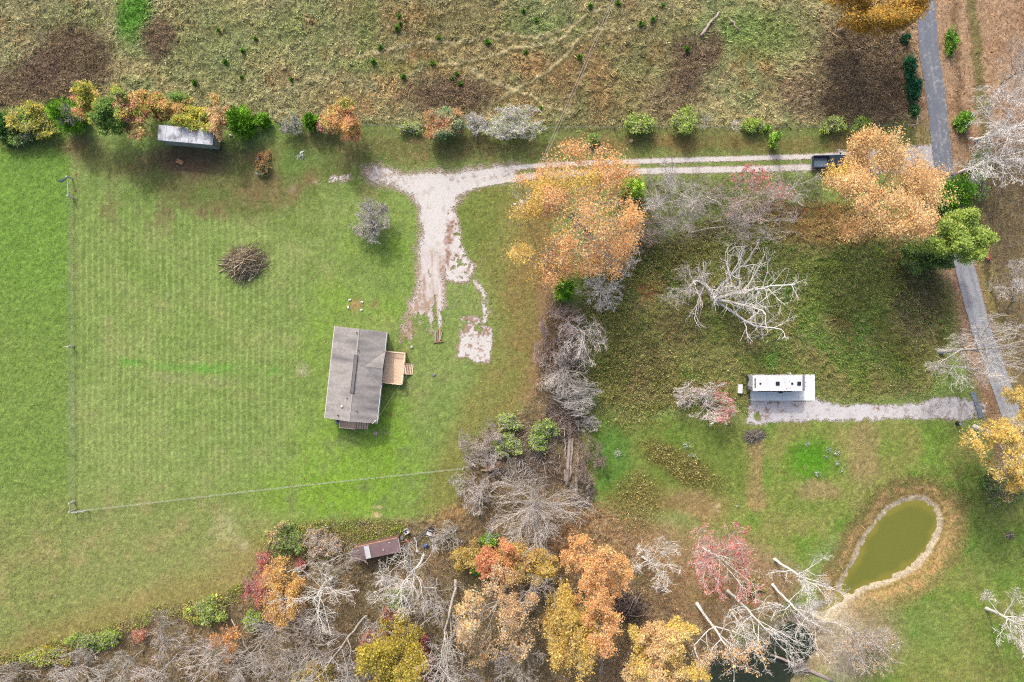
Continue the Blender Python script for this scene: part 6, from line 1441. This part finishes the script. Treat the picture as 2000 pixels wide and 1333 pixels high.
keepout = np.zeros(X.shape, np.float32)
for fn in (drive_mask, rv_mask, road_mask):
    keepout = np.maximum(keepout, sst(fn(Field(X, Y, 3.0)), .3, .6))
FX = Field(X, Y, 3.0)
keepout = np.maximum(keepout, FX.poly([(1465, 732), (1593, 732), (1593, 784), (1465, 784)], 2, False))
keepout = np.maximum(keepout, FX.poly([(650, 636), (758, 646), (740, 832), (632, 820)], 2, False))
wet = np.maximum.reduce([1 - sst(MK['d1'], -2, 4), 1 - sst(MK['d2'], -2, 4), 1 - sst(MK['d3'], -2, 4)])
dry = (1 - keepout) * (1 - wet)
dry = dry * (1 - .85 * MK['sand'])
bank = 1 - sst(MK['d1'], 8, 34)

def blades(name, mask, n, seed, ln, tilt, wid, gain, var, label=None):
    x, y, z, c, r = sample(mask, n, seed)
    lx = fbm(x, y, .25, 2, 3) * 6.28; az = np.where(r.random(n) < .5, lx, r.uniform(0, 6.28, n)); t = np.abs(r.normal(tilt, .35, n)); L_ = ln * np.exp(r.normal(0, .35, n))
    d = np.stack([np.cos(az) * np.sin(t), np.sin(az) * np.sin(t), np.abs(np.cos(t)) + .08], 1); p = np.stack([x, y, z - .03], 1)
    w = np.stack([-np.sin(az), np.cos(az), np.zeros(n)], 1) * (wid * np.exp(r.normal(0, .3, n)))[:, None]
    g = Geo(); g.tris(np.stack([p - w, p + w, p + d * L_[:, None]], 1), np.clip(c * gain * np.exp(r.normal(0, var, (n, 1))) * np.exp(r.normal(0, .05, (n, 3))), 0, .7), 0)
    o = link(name, g.mesh(name, [M_blade])); o["kind"] = "stuff"; return o

# rough hay of the northern field, weeds, taller lawn in the west
tracks = np.maximum.reduce([F.line(p, 4.5, 2.6) for p in ([(700, 112), (780, 92), (880, 86), (930, 78), (1040, 76), (1130, 48), (1180, 20)], [(860, 130), (950, 118), (1020, 98), (1100, 74), (1140, 42)], [(920, 140), (1010, 184), (1110, 222)], [(960, 205), (1040, 165), (1150, 65), (1250, 55)])])
blades("field_grass", MK['nf'] * dry * (1 - .92 * tracks), 230000, 11, .42, 1.0, .05, 1.5, .32)
blades("meadow_grass", np.clip(MK['me'] + .6 * MK['wd'], 0, 1) * dry, 120000, 12, .34, .95, .04, 1.8, .30)
blades("lawn_grass", np.clip(.5 * MK['west'] + .35 * MK['south'] + .7 * MK['se'] * (1 - .8 * bank) + .12, 0, 1) * (1 - MK['nf']) * (1 - MK['vg']) * dry, 190000, 13, .17, .9, .028, 1.35, .30)
blades("bank_grass", (sst(MK['d1'], 4, 12) * (1 - sst(MK['d1'], 50, 80)) * .8 + sst(MK['d2'], 4, 12) * (1 - sst(MK['d2'], 40, 60)) * .6) * dry, 9000, 14, .3, .9, .035, 1.15, .2)

def cover(name, mask, n, seed, cols, size, hgt, var=.2, gain=1.55):
    x, y, z, c, r = sample(mask, n, seed)
    hmod = .4 + 1.2 * vnoise(x, y, .5, 3)
    pz = z + np.abs(r.normal(0, .5, n)) * hgt * hmod + .02
    q = leaf_quads(r, np.stack([x, y, pz], 1), size, .35, .35)
    C = np.array([A(*k) for k in cols]); m = vnoise(x, y, .35, seed % 7) * len(C) + r.normal(0, .9, n)
    col = C[np.clip(m.astype(int), 0, len(C) - 1)] * np.exp(r.normal(0, var, (n, 1)))
    g = Geo(); g.quads(q, np.clip(col * gain, 0, .75), 0); o = link(name, g.mesh(name, [M_leaf])); o["kind"] = "stuff"; return o

mid, hi = MK['mid'], MK['hi']
weedy = MK['me'] * (.25 + sst(hi + .6 * mid, -.3, .5)) * dry
weedy = weedy * (1 - .7 * F.ell(1640, 440, 150, 40))
cover("bramble_cover", weedy, 130000, 21, [(124, 126, 68), (146, 148, 80), (102, 134, 60), (160, 158, 96), (150, 134, 100), (110, 150, 72)], .125, .45, .22, 2.0)
thick = sst(hi + .5 * mid + .2, -.5, .5) * np.maximum.reduce([F.ell(1230, 740, 110, 70, soft=.7), F.ell(1330, 905, 72, 20, 28, .6), F.ell(1245, 985, 34, 48, soft=.8) * .6, F.ell(1290, 510, 90, 40, soft=.5) * .7, F.ell(1190, 640, 50, 70, soft=.5) * .7]) * dry
cover("thicket_cover", thick, 42000, 22, [(170, 164, 100), (140, 138, 74), (124, 118, 66), (186, 178, 120), (150, 132, 90)], .15, .6, .26, 1.8)
patchy = np.maximum.reduce([F.ell(140, 125, 75, 70, soft=.4), F.ell(80, 160, 60, 40, soft=.5), F.ell(310, 72, 32, 38, soft=.5), F.ell(880, 185, 80, 32, soft=.5), F.ell(1340, 130, 40, 60, soft=.5), F.ell(1390, 100, 18, 40, soft=.5), F.ell(1690, 150, 90, 110, soft=.5), F.ell(20, 175, 40, 36, soft=.5)]) * dry
cover("briar_cover", patchy, 46000, 23, [(140, 116, 100), (124, 104, 88), (158, 132, 110), (142, 134, 84), (116, 98, 84)], .12, .6, .2, 1.95)
edge = np.maximum.reduce([F.line([(0, 1300), (120, 1262), (230, 1225), (330, 1190), (420, 1185), (480, 1150)], 12, 8), F.line([(540, 1060), (600, 1035), (700, 1030), (780, 1036)], 16, 10), F.ell(640, 1058, 90, 26, soft=.5) * .8]) * dry
cover("vine_cover", edge * sst(hi + mid + .3, -.5, .4), 24000, 24, [(156, 172, 78), (140, 156, 76), (170, 160, 96), (134, 138, 84), (176, 156, 118)], .15, .5, .24, 1.8)
weeds = np.maximum.reduce([F.ell(a, b, r_, r_ * .8, soft=.7) for a, b, r_ in ((1198, 877, 4), (1203, 882, 5), (1338, 868, 4), (1348, 884, 5), (1637, 886, 6), (1617, 896, 4), (1638, 908, 5), (1648, 922, 4), (1622, 882, 4), (1440, 990, 3), (1580, 868, 4), (589, 304, 7), (1600, 930, 5), (1470, 740, 3))])
cover("pale_weeds", weeds, 1500, 28, [(206, 212, 196), (176, 190, 168), (150, 178, 130)], .13, .35, .2, 1.6)
# fallen leaves
lit = np.clip(MK['lf'] * 1.0 + .05 * (F.px > 560), 0, 1) * (1 - wet) * (1 - .8 * keepout) * (1 - bank)
cover("fallen_leaves", lit * (1 - MK['nf']), 95000, 25, [(206, 170, 124), (186, 142, 100), (222, 196, 156), (166, 122, 86), (196, 150, 104)], .15, .02, .22, 1.15)
rust = np.maximum.reduce([F.ell(1150, 1060, 110, 80, soft=.6), F.ell(1190, 1290, 110, 70, soft=.6) * .7, F.ell(1330, 1160, 160, 80, soft=.6) * .6, F.ell(1700, 420, 70, 50, soft=.6) * .7]) * (1 - wet)
cover("orange_leaves", rust, 13000, 26, [(208, 134, 78), (190, 116, 66), (222, 156, 98), (176, 112, 72)], .16, .02, .2, 1.2)
drv = (keepout > .5) * (MK['vg'] * .6 + .25) * (1 - wet)
cover("drive_leaves", drv * sst(fbm(X, Y, .5, 3, 5), -.2, .6), 3800, 27, [(150, 112, 88), (176, 136, 104), (196, 160, 124)], .14, .015, .2, 1.0)
# undergrowth twigs of the wood and the bare thickets
def twigs(name, mask, n, seed, ln, cols, up=.5):
    x, y, z, c, r = sample(mask, n, seed); az = r.uniform(0, 6.28, n); t = np.abs(r.normal(up, .4, n)); L_ = ln * np.exp(r.normal(0, .4, n))
    d = np.stack([np.cos(az) * np.sin(t), np.sin(az) * np.sin(t), np.abs(np.cos(t))], 1); p = np.stack([x, y, z], 1); P = np.empty((n, 4, 3))
    for j in range(4): P[:, j] = p; d = unit(d + r.normal(0, .16, (n, 3))); p = p + d * (L_ / 3)[:, None]
    P[:, :, 2] = np.maximum(P[:, :, 2], .03)
    g = Geo(); g.tubes(P, np.broadcast_to(np.array([.018, .014, .010, .006]), (n, 4)).copy(), 3, pal(r, cols, n, var=.22)); o = link(name, g.mesh(name, [M_bark])); o["kind"] = "stuff"
wood = MK['wd'] * (1 - .8 * F.ell(1150, 1050, 60, 50)) * dry
twigs("underbrush", wood, 14000, 31, 1.5, [(196, 184, 174), (176, 162, 150), (212, 200, 190), (156, 138, 124)])
hedge = np.maximum.reduce([F.poly([(1200, 350), (1600, 345), (1600, 400), (1440, 460), (1260, 490), (1200, 420)], 14), F.poly([(1075, 590), (1140, 590), (1160, 800), (1080, 830), (1050, 760)], 14) * .9, F.poly([(1900, 300), (2080, 200), (2080, 760), (1990, 740), (1940, 560)], 18) * .45, F.ell(1790, 590, 40, 90) * .5]) * dry
twigs("hedge_brush", hedge, 9000, 32, 1.5, [(178, 166, 158), (156, 140, 130), (196, 184, 176), (150, 124, 112)])
twigs("briar_stems", patchy, 8000, 33, .8, [(134, 110, 96), (160, 140, 122), (110, 88, 78)], .9)
